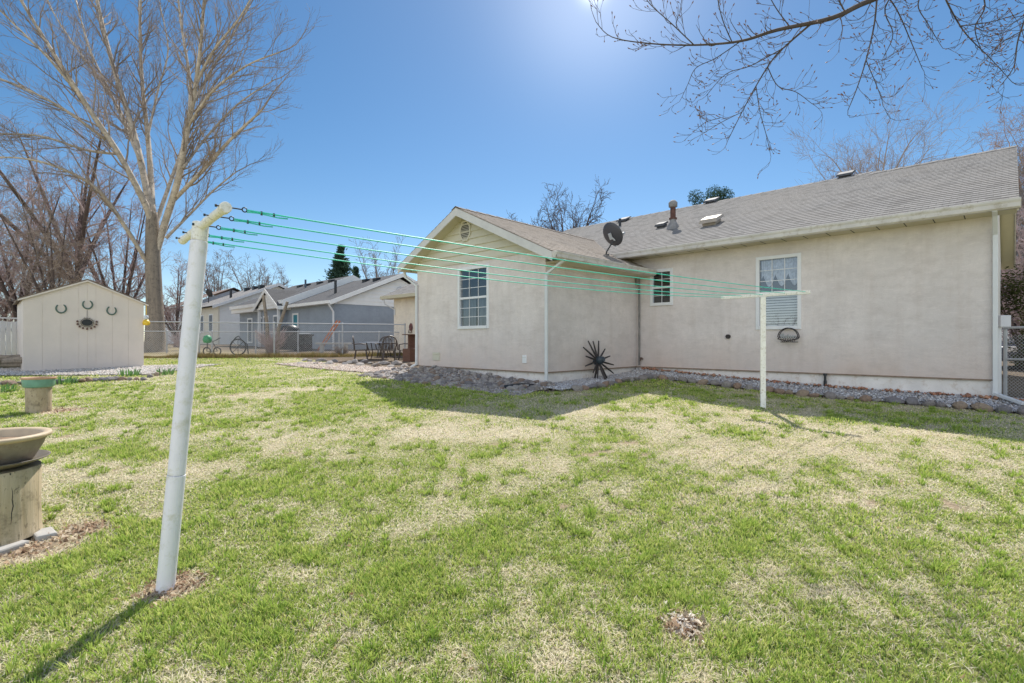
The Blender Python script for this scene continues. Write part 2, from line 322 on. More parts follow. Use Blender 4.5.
def vnoise(x, y, scale, seed):
    rs = np.random.RandomState(seed); T = rs.rand(256, 256)
    X = x*scale+37.3; Y = y*scale+91.7; xi = np.floor(X).astype(int); yi = np.floor(Y).astype(int); fx = X-xi; fy = Y-yi
    fx = fx*fx*(3-2*fx); fy = fy*fy*(3-2*fy); g = lambda a, b: T[a % 256, b % 256]
    return (g(xi, yi)*(1-fx)+g(xi+1, yi)*fx)*(1-fy)+(g(xi, yi+1)*(1-fx)+g(xi+1, yi+1)*fx)*fy
def blob(x, y, cx, cy, r): return np.exp(-((x-cx)**2+(y-cy)**2)/(r*r))
pole_b = Vector((-1.955, 2.9, 0))
seat = gpt(685, 632)
dirt_spots = [(-1.93, 2.93, 0.12), (-3.1, 3.3, 0.16), (-3.0, 3.6, 0.10), (seat.x, seat.y, 0.075), (-6.75, 7.75, 0.2)]
def greenness(x, y):
    """0 = straw, 1 = lush; shared by the ground sheet and by the blades"""
    p = 0.26*vnoise(x, y, 0.55, 1)+0.24*vnoise(x+0.4*vnoise(x, y, 2, 7), y, 1.5, 2)+0.25*vnoise(x, y+0.15*vnoise(x, y, 5, 8), 3.9, 3)+0.25*vnoise(x, y, 9.5, 4)
    bias = 0.10*np.exp(-((x+2)**2+(y-4)**2)/18.0) - 0.16*blob(x, y, 2.0, 4.3, 1.4) - 0.16*blob(x, y, 3.6, 7.0, 1.8) - 0.10*blob(x, y, -0.5, 7.5, 2.0) - 0.12*blob(x, y, 0.4, 2.2, 0.6)+0.12*blob(x, y, -0.3, 3.2, 0.7)
    bias = bias + 0.06*blob(x, y, -8, 9, 3)+0.12*blob(x, y, -1.6, 9.3, 1.6)
    bias = bias + 0.12*np.clip((y-8.5)/2, 0, 1)
    g = (p+bias*0.8-0.50)*2.5+0.59
    for (a, b, r) in dirt_spots: g = g - 3*blob(x, y, a, b, r)
    return np.clip(g, 0, 1)
def dirt(x, y):
    d = 0.0*x
    for (a, b, r) in dirt_spots: d = np.maximum(d, blob(x, y, a, b, r)*(0.6+0.8*vnoise(x, y, 9, 5)))
    sp = vnoise(x, y, 2.3, 9)*vnoise(x, y, 7.0, 10); d = np.maximum(d, np.clip((sp-0.66)*6, 0, 0.8))
    return np.clip(d*1.6, 0, 1)

# gravel and patio areas in house coordinates decide where lawn stops
def in_bed(x, y):
    b = (x-P0.x)*dR.x+(y-P0.y)*dR.y; a = (x-P0.x)*dL.x+(y-P0.y)*dL.y
    m = (b > -0.62) & (a > -0.9) & (a < 6.1)                          # along the long wall and under the house
    m |= (b > -3.25) & (a > 5.55) & (a < 12)                          # strip by the side wall, extension
    wl = 0.55+0.55*np.clip((a-5.5)/2.5, 0, 1)
    m |= (b > -3.25-wl) & (a > 5.5) & (a < 10.6)                      # rock mound
    m |= (b > -2.6) & (a > 10)                                        # patio
    return m
def far_yard(x, y):   # beyond the chain link fence
    return (y-17.5)*7.8-(x+12.4)*3.1 > 0
def sheet_axis(lo, hi, near, step):
    a = list(np.arange(-near, near+1e-6, step)); s = step; v = near
    while v < hi: s *= 1.14; v += s; a.append(v)
    s = step; v = -near
    while v > lo: s *= 1.14; v -= s; a.insert(0, v)
    return np.array(a)
ax = sheet_axis(-900, 900, 15, 0.11); ay = sheet_axis(-900, 900, 15, 0.11)+0.0
ay = np.array([v for v in ay])
GX, GY = np.meshgrid(ax, ay); fx = GX.ravel(); fy = GY.ravel(); fz = gnp(fx, fy)+0.012*(vnoise(fx, fy, 2.2, 20)-0.5)
# the soil sits a little lower under the house so it never pokes through the patio
nx, ny = len(ax), len(ay); idx = np.arange(nx*ny).reshape(ny, nx)
faces = np.stack([idx[:-1, :-1], idx[:-1, 1:], idx[1:, 1:], idx[1:, :-1]], -1).reshape(-1, 4)
def np_mesh(name, verts, faces, mat, colors=None, parent=None, smooth=False):
    k = faces.shape[1]; me = bpy.data.meshes.new(name); me.vertices.add(len(verts)); me.vertices.foreach_set('co', np.ascontiguousarray(verts, dtype=np.float32).ravel())
    me.loops.add(faces.size); me.loops.foreach_set('vertex_index', faces.astype(np.int32).ravel())
    me.polygons.add(len(faces)); me.polygons.foreach_set('loop_start', np.arange(0, faces.size, k, dtype=np.int32))
    try: me.polygons.foreach_set('loop_total', np.full(len(faces), k, dtype=np.int32))
    except Exception: pass
    if smooth: me.polygons.foreach_set('use_smooth', np.ones(len(faces), dtype=bool))
    me.update(calc_edges=True)
    if colors is not None:
        ca = me.color_attributes.new('col', 'FLOAT_COLOR', 'POINT'); ca.data.foreach_set('color', np.ascontiguousarray(np.concatenate([colors, np.ones((len(colors), 1))], 1), dtype=np.float32).ravel())
    me.materials.append(mat); o = bpy.data.objects.new(name, me); C.objects.link(o); o.parent = parent; return o
GREEN = np.array([0.33, 0.38, 0.12]); STRAW = np.array([0.84, 0.76, 0.56]); DIRT = np.array([0.52, 0.39, 0.28])
gg = greenness(fx, fy)[:, None]; col = STRAW*(1-gg)*0.92+GREEN*0.95*gg
dd = dirt(fx, fy)[:, None]; col = col*(1-dd)+DIRT*dd
fy_m = far_yard(fx, fy)[:, None]; nn = vnoise(fx, fy, 0.9, 30)[:, None]
col = np.where(fy_m, np.array([0.40, 0.34, 0.21])*(0.8+0.3*nn), col)
rr_ = np.sqrt(fx**2+fy**2)[:, None]; col = np.where(rr_ > 45, np.array([0.22, 0.2, 0.13]), col)
bm_ = in_bed(fx, fy)[:, None]; col = np.where(bm_, np.array([0.17, 0.135, 0.11])*(0.8+0.5*vnoise(fx, fy, 3, 31)[:, None]), col)
gm, gnt, gb = newmat('lawn_soil_and_thatch')
at_ = gnt.nodes.new('ShaderNodeAttribute'); at_.attribute_name = 'col'; gv = coords(gnt)
c_ = mix(gnt, ramp(gnt, noise(gnt, gv, 38, 5, 0.75), [(0.3, 0.0), (0.7, 1.0)]), mix(gnt, 1.0, at_.outputs[0], (0.42, 0.40, 0.38), 'MULTIPLY'), mix(gnt, 1.0, at_.outputs[0], (1.25, 1.22, 1.2), 'MULTIPLY'))
c_ = mix(gnt, ramp(gnt, noise(gnt, gv, 130, 3, 0.7), [(0.4, 0.0), (0.75, 0.5)]), c_, (0.5, 0.42, 0.28))
gnt.links.new(c_, gb.inputs['Base Color']); gb.inputs['Roughness'].default_value = 1.0; gb.inputs['Specular IOR Level'].default_value = 0.1
bump(gnt, gb, noise(gnt, gv, 45, 6, 0.75), 0.9, 0.03)
tag(np_mesh('ground', np.stack([fx, fy, fz], 1), faces, gm, col, smooth=True), kind='structure')

# ------------------------------------------------------------------ lawn blades
bmn, bnt, bb_ = newmat('grass_blades'); bnt.nodes.remove(bb_)
ba = bnt.nodes.new('ShaderNodeAttribute'); ba.attribute_name = 'col'
bd = bnt.nodes.new('ShaderNodeBsdfDiffuse'); bt = bnt.nodes.new('ShaderNodeBsdfTranslucent'); bm2 = bnt.nodes.new('ShaderNodeMixShader'); bm2.inputs[0].default_value = 0.42
bge = bnt.nodes.new('ShaderNodeNewGeometry'); bva = bnt.nodes.new('ShaderNodeVectorMath'); bva.operation = 'ADD'; bva.inputs[1].default_value = (0, 0, 0.9); bvn = bnt.nodes.new('ShaderNodeVectorMath'); bvn.operation = 'NORMALIZE'
bnt.links.new(bge.outputs['Normal'], bva.inputs[0]); bnt.links.new(bva.outputs[0], bvn.inputs[0]); bnt.links.new(bvn.outputs[0], bd.inputs['Normal'])
bnt.links.new(ba.outputs[0], bd.inputs[0]); bnt.links.new(ba.outputs[0], bt.inputs[0]); bnt.links.new(bd.outputs[0], bm2.inputs[1]); bnt.links.new(bt.outputs[0], bm2.inputs[2]); bnt.links.new(bm2.outputs[0], bnt.nodes['Material Output'].inputs[0])
rs = np.random.RandomState(3)
def blades(n, y0, y1, wscale, hscale):
    y = np.sqrt(rs.rand(n)*(y1*y1-y0*y0)+y0*y0); x = (rs.rand(n)*2-1)*(y*1.02+0.5)
    # tufting: pull half of the blades towards tuft centres
    tx = np.round(x/0.07)*0.07+0.03*(vnoise(x, y, 14, 40)-.5); ty = np.round(y/0.07)*0.07+0.03*(vnoise(x, y, 14, 41)-.5)
    pull = rs.rand(n) < 0.35; x = np.where(pull, tx+(x-tx)*0.5, x); y = np.where(pull, ty+(y-ty)*0.5, y)
    keep = ~in_bed(x, y) & ~far_yard(x, y); b = (x+11.0)**2+(y-13.2)**2; keep &= ~((y > 11.7+.18*(x+12)) & (x < -8.7) & (y < 14.6+.35*(x+12)))
    for ex, ey, er in ((-3.5, 3.42, 0.3), (-7.05, 7.67, 0.16), (-1.955, 2.9, 0.06)): keep &= ((x-ex)**2+(y-ey)**2) > er*er
    g = greenness(x, y); dt = dirt(x, y)
    keep &= rs.rand(n) < np.clip(0.62+0.38*g, 0, 1)*(1-0.93*dt)
    keep &= rs.rand(n) < 0.55+0.9*vnoise(x, y, 11, 44)
    x, y, g = x[keep], y[keep], g[keep]; n = len(x)
    isg = rs.rand(n) < np.clip(0.18+0.70*g, 0, 1)
    h = np.where(isg, 0.010+0.022*g*rs.rand(n)+0.007*rs.rand(n), 0.010+0.014*rs.rand(n))*hscale
    lush = vnoise(x, y, 3.1, 45); h *= np.where(isg, 0.75+0.9*np.clip(lush-0.45, 0, 1)*2, 1)
    lean = np.where(isg, 0.25+0.6*rs.rand(n), 0.9+1.6*rs.rand(n)); az = rs.rand(n)*6.283
    wd = (0.0016+0.0016*rs.rand(n))*wscale; ca, sa = np.cos(az), np.sin(az); wa = az+1.57+rs.randn(n)*0.4; wx, wy = np.cos(wa)*wd, np.sin(wa)*wd
    z = gnp(x, y)+0.012*(vnoise(x, y, 2.2, 20)-0.5)-0.003
    ll = h*lean; bx, by = ca*ll, sa*ll
    v = np.stack([np.stack([x-wx, y-wy, z], 1), np.stack([x+wx, y+wy, z], 1),
                  np.stack([x+wx*0.8+bx*0.35, y+wy*0.8+by*0.35, z+h*0.6], 1), np.stack([x-wx*0.8+bx*0.35, y-wy*0.8+by*0.35, z+h*0.6], 1),
                  np.stack([x+bx, y+by, z+h], 1)], 1)
    t = rs.rand(n)[:, None]; gcol = np.array([0.37, 0.53, 0.08])*(1-t)+np.array([0.74, 0.735, 0.26])*t
    dk = (rs.rand(n) < 0.18)[:, None]; gcol = np.where(dk, np.array([0.14, 0.26, 0.055]), gcol)
    ye = np.clip(0.55-g, 0, 1)[:, None]; gcol = gcol*(1-ye*0.6)+np.array([0.50, 0.46, 0.20])*ye*0.6
    t2 = rs.rand(n)[:, None]; scol = np.array([1.0, 0.93, 0.72])*(1-t2)+np.array([0.74, 0.63, 0.43])*t2
    c = np.where(isg[:, None], gcol, scol); sh = np.array([0.8, 0.8, 1.0, 1.0, 1.1])  # blade feet darker, tips lighter: shading put into the colour
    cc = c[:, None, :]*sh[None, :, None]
    o = np.arange(n)[:, None]*5; q = np.concatenate([o+np.array([[0, 1, 2]]), o+np.array([[0, 2, 3]]), o+np.array([[3, 2, 4]])], 0)
    return v.reshape(-1, 3), q, cc.reshape(-1, 3)
Vs, Fs, Cs = [], [], []; off = 0
for args in ((240000, 1.7, 3.4, 1.0, 1.0), (260000, 3.4, 6.0, 1.35, 1.0), (210000, 6.0, 9.5, 2.1, 1.05), (230000, 9.5, 20, 3.8, 1.15)):
    v, q, c = blades(*args); Vs.append(v); Fs.append(q+off); Cs.append(c); off += len(v)
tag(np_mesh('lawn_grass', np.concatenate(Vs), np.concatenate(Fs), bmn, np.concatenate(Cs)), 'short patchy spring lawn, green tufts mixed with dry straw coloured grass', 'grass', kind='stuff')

def tufts(n):
    y = 2.0+8.5*rs.rand(n)**1.2; x = (rs.rand(n)*2-1)*(y*1.0+.3); g = greenness(x, y); k = (g > .45) & ~in_bed(x, y) & ~far_yard(x, y) & (dirt(x, y) < .2) & (np.hypot(x+1.955, y-2.9) > .12) & (np.hypot(x+3.5, y-3.42) > .36) & ~((y > 11) & (x < -8)); x, y, g = x[k], y[k], g[k]
    m = 34; R_ = .02+.035*rs.rand(len(x)); X = np.repeat(x, m); Y = np.repeat(y, m); RR = np.repeat(R_, m); HH = np.repeat(.75+.7*rs.rand(len(x)), m); a = rs.rand(len(X))*6.283; q = rs.rand(len(X))**.6; N_ = len(X)
    bx_, by_ = X+RR*q*np.cos(a), Y+RR*q*np.sin(a); h = (.022+.028*rs.rand(N_))*HH; ln = h*(.2+.9*q); w_ = .0016+.0004*Y; wa = a+1.57+rs.randn(N_)*.5; wx, wy = np.cos(wa)*w_, np.sin(wa)*w_; z = gnp(bx_, by_)-.002
    v = np.stack([np.stack([bx_-wx, by_-wy, z], 1), np.stack([bx_+wx, by_+wy, z], 1), np.stack([bx_+wx*.8+np.cos(a)*ln*.4, by_+wy*.8+np.sin(a)*ln*.4, z+h*.65], 1), np.stack([bx_-wx*.8+np.cos(a)*ln*.4, by_-wy*.8+np.sin(a)*ln*.4, z+h*.65], 1), np.stack([bx_+np.cos(a)*ln, by_+np.sin(a)*ln, z+h], 1)], 1)
    t = rs.rand(N_)[:, None]; c = np.array([0.28, 0.46, 0.07])*(1-t)+np.array([0.60, 0.68, 0.17])*t; cc = c[:, None, :]*np.array([.6, .6, .9, .9, 1.1])[None, :, None]  # same painted shading, dark at the foot of each blade
    o = np.arange(N_)[:, None]*5; return v.reshape(-1, 3), np.concatenate([o+np.array([[0, 1, 2]]), o+np.array([[0, 2, 3]]), o+np.array([[3, 2, 4]])], 0), cc.reshape(-1, 3)
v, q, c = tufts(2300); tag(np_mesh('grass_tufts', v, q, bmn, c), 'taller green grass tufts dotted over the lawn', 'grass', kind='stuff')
def flakes(name, label, cat, x, y, smin, smax, cols, zoff=.012, tilt=.5):
    n = len(x); s_ = smin+(smax-smin)*rs.rand(n)**2; a = rs.rand(n)*6.283; asp = .25+.5*rs.rand(n); ux, uy = np.cos(a)*s_, np.sin(a)*s_; vx, vy = -np.sin(a)*s_*asp, np.cos(a)*s_*asp; z = gnp(x, y)+zoff; t1, t2 = rs.randn(n)*tilt*s_, rs.randn(n)*tilt*s_
    V = np.stack([np.stack([x-ux, y-uy, z-t1*.3], 1), np.stack([x+vx, y+vy, z+t2], 1), np.stack([x+ux, y+uy, z+t1], 1), np.stack([x-vx, y-vy, z+abs(t2)*.3], 1)], 1).reshape(-1, 3); c = np.array(cols)[rs.randint(0, len(cols), n)]*(.7+.6*rs.rand(n, 1))
    o = np.arange(n)[:, None]*4; return tag(np_mesh(name, V, np.concatenate([o+np.array([[0, 1, 2]]), o+np.array([[0, 2, 3]])], 0), bmn, np.repeat(c, 4, 0)), label, cat, kind='stuff')
ly = 1.9+7.5*rs.rand(1500)**1.1; lx = (rs.rand(1500)*2-1)*ly; ok_ = ~in_bed(lx, ly)
flakes('leaf_litter', 'small dead leaf and twig scraps scattered through the lawn', 'leaves', lx[ok_], ly[ok_], .005, .017, [(.42, .30, .18), (.55, .44, .30), (.30, .19, .11), (.62, .55, .42)], .018)
cx_, cy_ = [], []
for (a_, b_, r_) in dirt_spots: k_ = 330 if r_ < .2 else 200; cx_.append(a_+rs.randn(k_)*r_*.75); cy_.append(b_+rs.randn(k_)*r_*.75)
flakes('wood_chips', 'pale wood chips and clods on the bare soil patches', 'wood chips', np.concatenate(cx_), np.concatenate(cy_), .005, .022, [(.62, .50, .36), (.40, .28, .19), (.74, .64, .50), (.28, .18, .12), (.52, .37, .25)], .010, .8)

tx_ = seat.x+rs.randn(80)*.04; ty_ = seat.y+rs.randn(80)*.06; flakes('bark_scraps', 'whitish torn bark scraps on the bare spot at the lower right of centre', 'bark', tx_, ty_, .006, .024, [(.85, .78, .68), (.74, .64, .52), (.9, .86, .8)], .02, .8)

# ------------------------------------------------------------------ house pieces (all in a local frame: x into the house, y along the wall, z up)
def wall_x(mb, x, y0, y1, z0, z1, t, holes=()):
    """wall lying in the plane x, thickness t going +x; holes = (y0,y1,z0,z1)"""
    ys = sorted({y0, y1, *[h[0] for h in holes], *[h[1] for h in holes]}); 
    for i in range(len(ys)-1):
        a, b = ys[i], ys[i+1]; hh = [h for h in holes if h[0] <= a and h[1] >= b]
        if not hh: mb.box(x, x+t, a, b, z0, z1)
        else:
            h = hh[0]; mb.box(x, x+t, a, b, z0, h[2]); mb.box(x, x+t, a, b, h[3], z1)
def slope(mb, P, U, S, length, run, step=0.143, lift=0.009, topcut=None):
    """shingled slope: P eave corner, U unit along, S unit up-slope; each course is a slightly lifted strip"""
    P, U, S = Vector(P), Vector(U), Vector(S); n = U.cross(S); 
    if n.z < 0: n = -n
    k = 0; t = 0.0
    while t < run-1e-4:
        t2 = min(run, t+step); a = P+S*t+n*lift; b = a+U*length; c = P+S*(t2+0.0)+U*length+n*0.001; d = P+S*t2+n*0.001
        mb.quad(a, b, c, d); mb.quad(a-n*(lift), b-n*(lift), b, a)
        t = t2; k += 1
    # underside
    mb.quad(P-n*0.015, P+U*length-n*0.015, P+U*length+S*run-n*0.015, P+S*run-n*0.015)
    mb.quad(P-n*0.015, P+S*run-n*0.015, P+S*run+n*0.001, P)
    q = P+U*length; mb.quad(q-n*0.015, q+S*run-n*0.015, q+S*run+n*0.001, q)
    mb.quad(P-n*0.015, P, P+U*length, P+U*length-n*0.015)
def siding(poly_z, mb, x, y0f, y1f, z0, z1, step=0.2):
    pass
def lap_siding_gable(mb, x, yl, yr, z0, za, ya, out=-1, step=0.19, axis='x'):
    """triangular gable clad in horizontal laps; yl, yr base ends; apex (ya, za)"""
    z = z0
    while z < za-0.01:
        z2 = min(za, z+step)
        def ext(zz): f = (zz-z0)/(za-z0); return yl+(ya-yl)*f, yr+(ya-yr)*f
        a0, a1 = ext(z); b0, b1 = ext(z2)
        o0, o1 = x+out*0.034, x+out*0.004
        if axis == 'x':
            mb.quad((o0, a0, z), (o0, a1, z), (o1, b1, z2), (o1, b0, z2)); mb.quad((x, a0, z), (x, a1, z), (o0, a1, z), (o0, a0, z))
        else:
            mb.quad((a0, o0, z), (a1, o0, z), (b1, o1, z2), (b0, o1, z2)); mb.quad((a0, x, z), (a1, x, z), (a1, o0, z), (a0, o0, z))
        z = z2
def window(parent, x, y0, y1, z0, z1, cols=3, rows=(3, 0), inner='lace', out=-1):
    """double hung window in a wall of plane x facing `out`"""
    f = MB(); t = 0.055; o = x+out*0.022; i = x-out*0.05
    for (a, b, c, d) in ((y0-0.01, y0+t, z0-0.01, z1+0.01), (y1-t, y1+0.01, z0-0.01, z1+0.01)): f.box(o, i, a, b, c, d)
    f.box(o, i, y0+t, y1-t, z1-t, z1+0.01); f.box(o+out*0.012, i, y0+t, y1-t, z0-0.01, z0+t)
    F_ = f.build('window', M['vinyl'], parent, bevel=0.004)
    zm = (z0+z1)/2; s = MB(); s.box(x-out*0.0, x-out*0.035, y0+t, y1-t, zm-0.022, zm+0.022)
    s.build('sash_rail', M['vinyl'], F_)
    g = MB(); gx = x-out*0.012
    for (za, zb, rw) in ((zm+0.022, z1-t, rows[0]), (z0+t, zm-0.022, rows[1])):
        if rw == 0: continue
        for k in range(1, cols):
            yy = y0+t+(y1-y0-2*t)*k/cols; g.box(gx, gx-out*0.008, yy-0.006, yy+0.006, za, zb)
        for k in range(1, rw):
            zz = za+(zb-za)*k/rw; g.box(gx-out*0.001, gx-out*0.007, y0+t, y1-t, zz-0.006, zz+0.006)
    if g.v: g.build('muntins', M['vinyl'] , F_)
    p = MB(); px = x-out*0.022; p.quad((px, y0+t, z0+t), (px, y1-t, z0+t), (px, y1-t, z1-t), (px, y0+t, z1-t)); p.build('pane', M['pane'], F_)
    # room box behind
    r = MB(); bx = x-out*0.9; fx_ = x-out*0.16
    r.quad((bx, y0-.6, z0-.6), (bx, y1+.6, z0-.6), (bx, y1+.6, z1+.3), (bx, y0-.6, z1+.3)); r.build('dark_room', M['dark'], F_)
    c = MB(); cx = x-out*0.10
    if inner == 'lace':
        n = 60; W = y1-y0-2*t; pts = []
        zt = z1-t; pv = []
        for k in range(n+1):
            y = y0+t+W*k/n; ph = abs(math.sin(math.pi*3*k/n+0.5)); drop = (z1-z0)*(0.20+0.17*ph); wv = 0.012*math.sin(k*1.9)
            pv.append(((cx+wv, y, zt), (cx+wv, y, zt-drop)))
        for k in range(n): c.quad(pv[k][0], pv[k+1][0], pv[k+1][1], pv[k][1])
        c.build('curtain', M['curtain'], F_)
        bl = MB(); z = z0+t
        while z < zm-0.03: bl.quad((cx-0.006, y0+t, z), (cx-0.006, y1-t, z), (cx+0.012, y1-t, z+0.036), (cx+0.012, y0+t, z+0.036)); z += 0.05
        bl.build('blind', M['blind'], F_)
    elif inner == 'drape':
        n = 90; W = y1-y0-2*t; pv = []
        for k in range(n+1):
            y = y0+t+W*k/n; wv = 0.02*math.sin(k*1.15)+0.01*math.sin(k*2.7); pv.append(((cx+wv, y, zm+0.02), (cx+wv, y, z0+t)))
        for k in range(n):
            if 38 < k < 50: continue
            c.quad(pv[k][0], pv[k+1][0], pv[k+1][1], pv[k][1])
        c.build('curtain', M['drape'], F_)
    elif inner == 'blind':
        z = z0+t
        while z < z1-t-0.02: c.quad((cx-0.006, y0+t, z), (cx-0.006, y1-t, z), (cx+0.012, y1-t, z+0.022), (cx+0.012, y0+t, z+0.022)); z += 0.028
        c.build('blind', M['blind'], F_)
    return F_
def gutter_mesh(mb, a, b, inward, h=0.12, w=0.11):
    """K-style gutter from a to b (top inner edge), `inward` unit vector pointing to the house"""
    a, b, i = Vector(a), Vector(b), Vector(inward); prof = [(0, -h), (-w*0.62, -h), (-w*0.68, -h*0.72), (-w*0.92, -h*0.38), (-w, -h*0.2), (-w, 0), (-w*0.9, 0.0), (-w*0.9, -0.012), (-w*0.86, -h*0.9), (0, -h*0.9)]
    for (p, q) in zip(prof, prof[1:]):
        A_, B_ = a+i*p[0]+Vector((0, 0, p[1])), a+i*q[0]+Vector((0, 0, q[1])); C_, D_ = b+i*q[0]+Vector((0, 0, q[1])), b+i*p[0]+Vector((0, 0, p[1]))
        mb.quad(A_, B_, C_, D_)
    for e in (a, b): mb.add([e+i*p[0]+Vector((0, 0, p[1])) for p in prof[:6]]+[e], [tuple(range(7))])

house = thing('ranch_house', 'beige stucco single storey house with weathered shingle roof and projecting gabled wing', 'house', P0, HROT)
ZE = 3.29; ZS = 0.82     # soffit height, top of foundation
ROOT = house
ms = 0.45; cs = 1/math.hypot(1, ms); OV = 0.40; G = 0.27; D = 4.2; LEN = 11.1
zt = ZE+0.12             # roof surface at the eave line (b=-OV)
# walls
wa, wb = (2.60, 3.38, 1.64, 3.03), (5.13, 5.66, 2.21, 3.00)
m_ = MB(); wall_x(m_, 0, 0, 11.0, ZS, ZE+0.1, 0.12, [wa, wb]); m_.box(0.12, 7.6, 0.0, 0.12, ZS, ZE+0.1); m_.box(0.12, 7.6, 10.88, 11, ZS, ZE+0.1); m_.box(7.6, 7.72, 0, 11, ZS, ZE+0.1)
m_.add([(0.1, 0.0, ZE+0.1), (7.6, 0.0, ZE+0.1), (3.8, 0.0, ZE+0.1+3.8*ms), (0.1, 0.1, ZE+0.1), (7.6, 0.1, ZE+0.1), (3.8, 0.1, ZE+0.1+3.8*ms)], [(0, 1, 2), (3, 5, 4)])
m_.build('wall', M['stucco'], house)
f_ = MB(); f_.box(0.03, 7.7, 0.03, 11, -0.2, ZS); f_.box(-3.22, 0.029, 6.05, 10.01, -0.2, ZS); f_.build('foundation', M['foundation'], house)
t_ = MB(); t_.box(-0.008, 0.02, -0.008, 6.0, ZS-0.012, ZS+0.012); t_.box(-3.268, -0.01, 6.002, 6.03, ZS-0.012, ZS+0.012); t_.box(-3.268, -3.24, 6.03, 10.05, ZS-0.012, ZS+0.012); t_.build('weep_screed', plain('rusty_drip_edge', (0.25, 0.18, 0.13), 0.7, 0.3, 12), house)
# extension (projects toward the lawn)
EX = -3.25; ea, eb = 6.01, 10.04; AP = ea+2.2; ZA = 4.20; es = (ZA-2.97)/2.6
def ez(y): return ZA-es*abs(y-AP)          # roof underside height by y
gw = (ea+1.53, ea+2.50, 1.68, 2.99)
m_ = MB(); ZB = 3.13
wall_x(m_, EX, ea, eb, ZS, ez(ea)-0.10, 0.12, [gw])
hgt = ez(ea)-0.10
m_.box(EX+0.12, 0, ea, ea+0.12, ZS, hgt); m_.box(EX+0.12, 0, eb-0.12, eb, ZS, ez(eb)-0.1)
yA = AP-(ZA-0.1-ZB)/es; yB = AP+(ZA-0.1-ZB)/es
m_.add([(EX, ea, hgt), (EX, yA, ZB), (EX, min(yB, eb), ZB), (EX, eb, ez(eb)-.1), (EX, eb, hgt), (EX+.12, ea, hgt), (EX+.12, yA, ZB), (EX+.12, min(yB, eb), ZB), (EX+.12, eb, ez(eb)-.1), (EX+.12, eb, hgt)], [(0, 1, 2, 3, 4), (9, 8, 7, 6, 5)])
m_.build('wall', M['stucco'], house)
m_ = MB(); lap_siding_gable(m_, EX, yA, yB, ZB, ZA-0.08, AP, -1, 0.155); m_.box(EX-0.028, EX-0.002, yA+0.02, yB-0.02, ZB-0.03, ZB+0.012); m_.build('gable_siding', M['siding'], house)
v_ = MB(); vy, vz = AP+0.04, 3.78; ring = [(EX-0.045, vy+0.19*math.cos(k*math.pi/4+math.pi/8), vz+0.24*math.sin(k*math.pi/4+math.pi/8)) for k in range(8)]; ri = [(EX-0.045, vy+0.15*math.cos(k*math.pi/4+math.pi/8), vz+0.20*math.sin(k*math.pi/4+math.pi/8)) for k in range(8)]
for k in range(8): j = (k+1) % 8; v_.quad(ring[k], ring[j], ri[j], ri[k]); v_.quad(ring[k], ring[j], (EX, *ring[j][1:]), (EX, *ring[k][1:])); v_.quad(ri[k], ri[j], (EX-.01, *ri[j][1:]), (EX-.01, *ri[k][1:]))
V_ = v_.build('gable_vent', M['siding'], house); v_ = MB(); z = vz-0.18
while z < vz+0.18:
    hw = 0.145*math.sqrt(max(0.02, 1-((z-vz)/0.21)**2)); v_.quad((EX-0.042, vy-hw, z), (EX-0.042, vy+hw, z), (EX-0.028, vy+hw, z+0.02), (EX-0.028, vy-hw, z+0.02)); z += 0.033
v_.build('louvre', M['siding'], V_); v_ = MB(); v_.add([(EX-0.0265, a[1], a[2]) for a in ri], [tuple(range(8))]); v_.build('vent_opening', M['dark'], V_)
# main roof: two sections with a small ridge step
m_ = MB(); S_ = Vector((cs, 0, ms*cs)); e0 = Vector((-OV, -G, zt)); stepa = 1.97
slope(m_, e0, (0, 1, 0), S_, stepa+G, D/cs-0.08); slope(m_, e0+Vector((0, stepa+G, 0.0)), (0, 1, 0), S_, LEN-stepa, D/cs+0.14)
Sb = Vector((-cs, 0, ms*cs)); slope(m_, Vector((-OV+2*D, -G, zt)), (0, 1, 0), Sb, LEN+G, D/cs)
zr = zt+ms*D
rc = MB()
m_.build('roof', M['roof'], house)
y = -G
while y < LEN:
    y2 = min(y+0.3, LEN); lo = -0.036 if y < stepa-0.1 else 0.050; x_ = D-OV+(-0.073 if y < stepa-0.1 else 0.128)
    for sx in (-1, 1): rc.quad((x_, y, zr+lo+0.022), (x_, y2+.02, zr+lo+0.014), (x_+sx*0.14, y2+.02, zr+lo-0.05), (x_+sx*0.14, y, zr+lo-0.042))
    y = y2
rc.build('ridge_cap', M['roof'], house)
# soffit, fascia, rake
m_ = MB(); m_.box(-OV+0.01, 0.0, -G+0.02, LEN, ZE-0.012, ZE+0.004); m_.build('soffit', M['soffit'], house)
d_ = MB()
for k in range(18): yy = -0.05+k*0.36; d_.box(-OV+0.03, -0.02, yy, yy+0.012, ZE-0.0145, ZE-0.0118)
d_.build('soffit_joints', M['dark'], house)
m_ = MB(); m_.box(-OV-0.02, -OV+0.01, -G, LEN, ZE-0.02, zt-0.02)
for sx, bx in ((1, -OV), (-1, -OV+2*D)):
    a = Vector((bx, -G, zt-0.018)); b = Vector((D-OV, -G, zr-0.018)); dn = Vector((0, 0, -0.15))
    m_.prism([a, b, b+dn, a+dn], (0, 0.025, 0)); m_.prism([a+Vector((0, LEN+G-0.03, 0)), b+Vector((0, LEN+G-0.03, 0)), b+dn+Vector((0, LEN+G-0.03, 0)), a+dn+Vector((0, LEN+G-0.03, 0))], (0, 0.025, 0))
m_.build('fascia', M['gutter'], house)
m_ = MB()
for sx, bx in ((1, -OV+.03), (-1, -OV+2*D-.03)):
    a = Vector((bx, -G+.03, zt-0.13)); b = Vector((D-OV, -G+.03, zr-0.13)); c = Vector((0, G-.032, 0)); m_.quad(a, b, b+c, a+c); m_.quad(a-Vector((0, 0, .01)), b-Vector((0, 0, .01)), b+c-Vector((0, 0, .01)), a+c-Vector((0, 0, .01)))
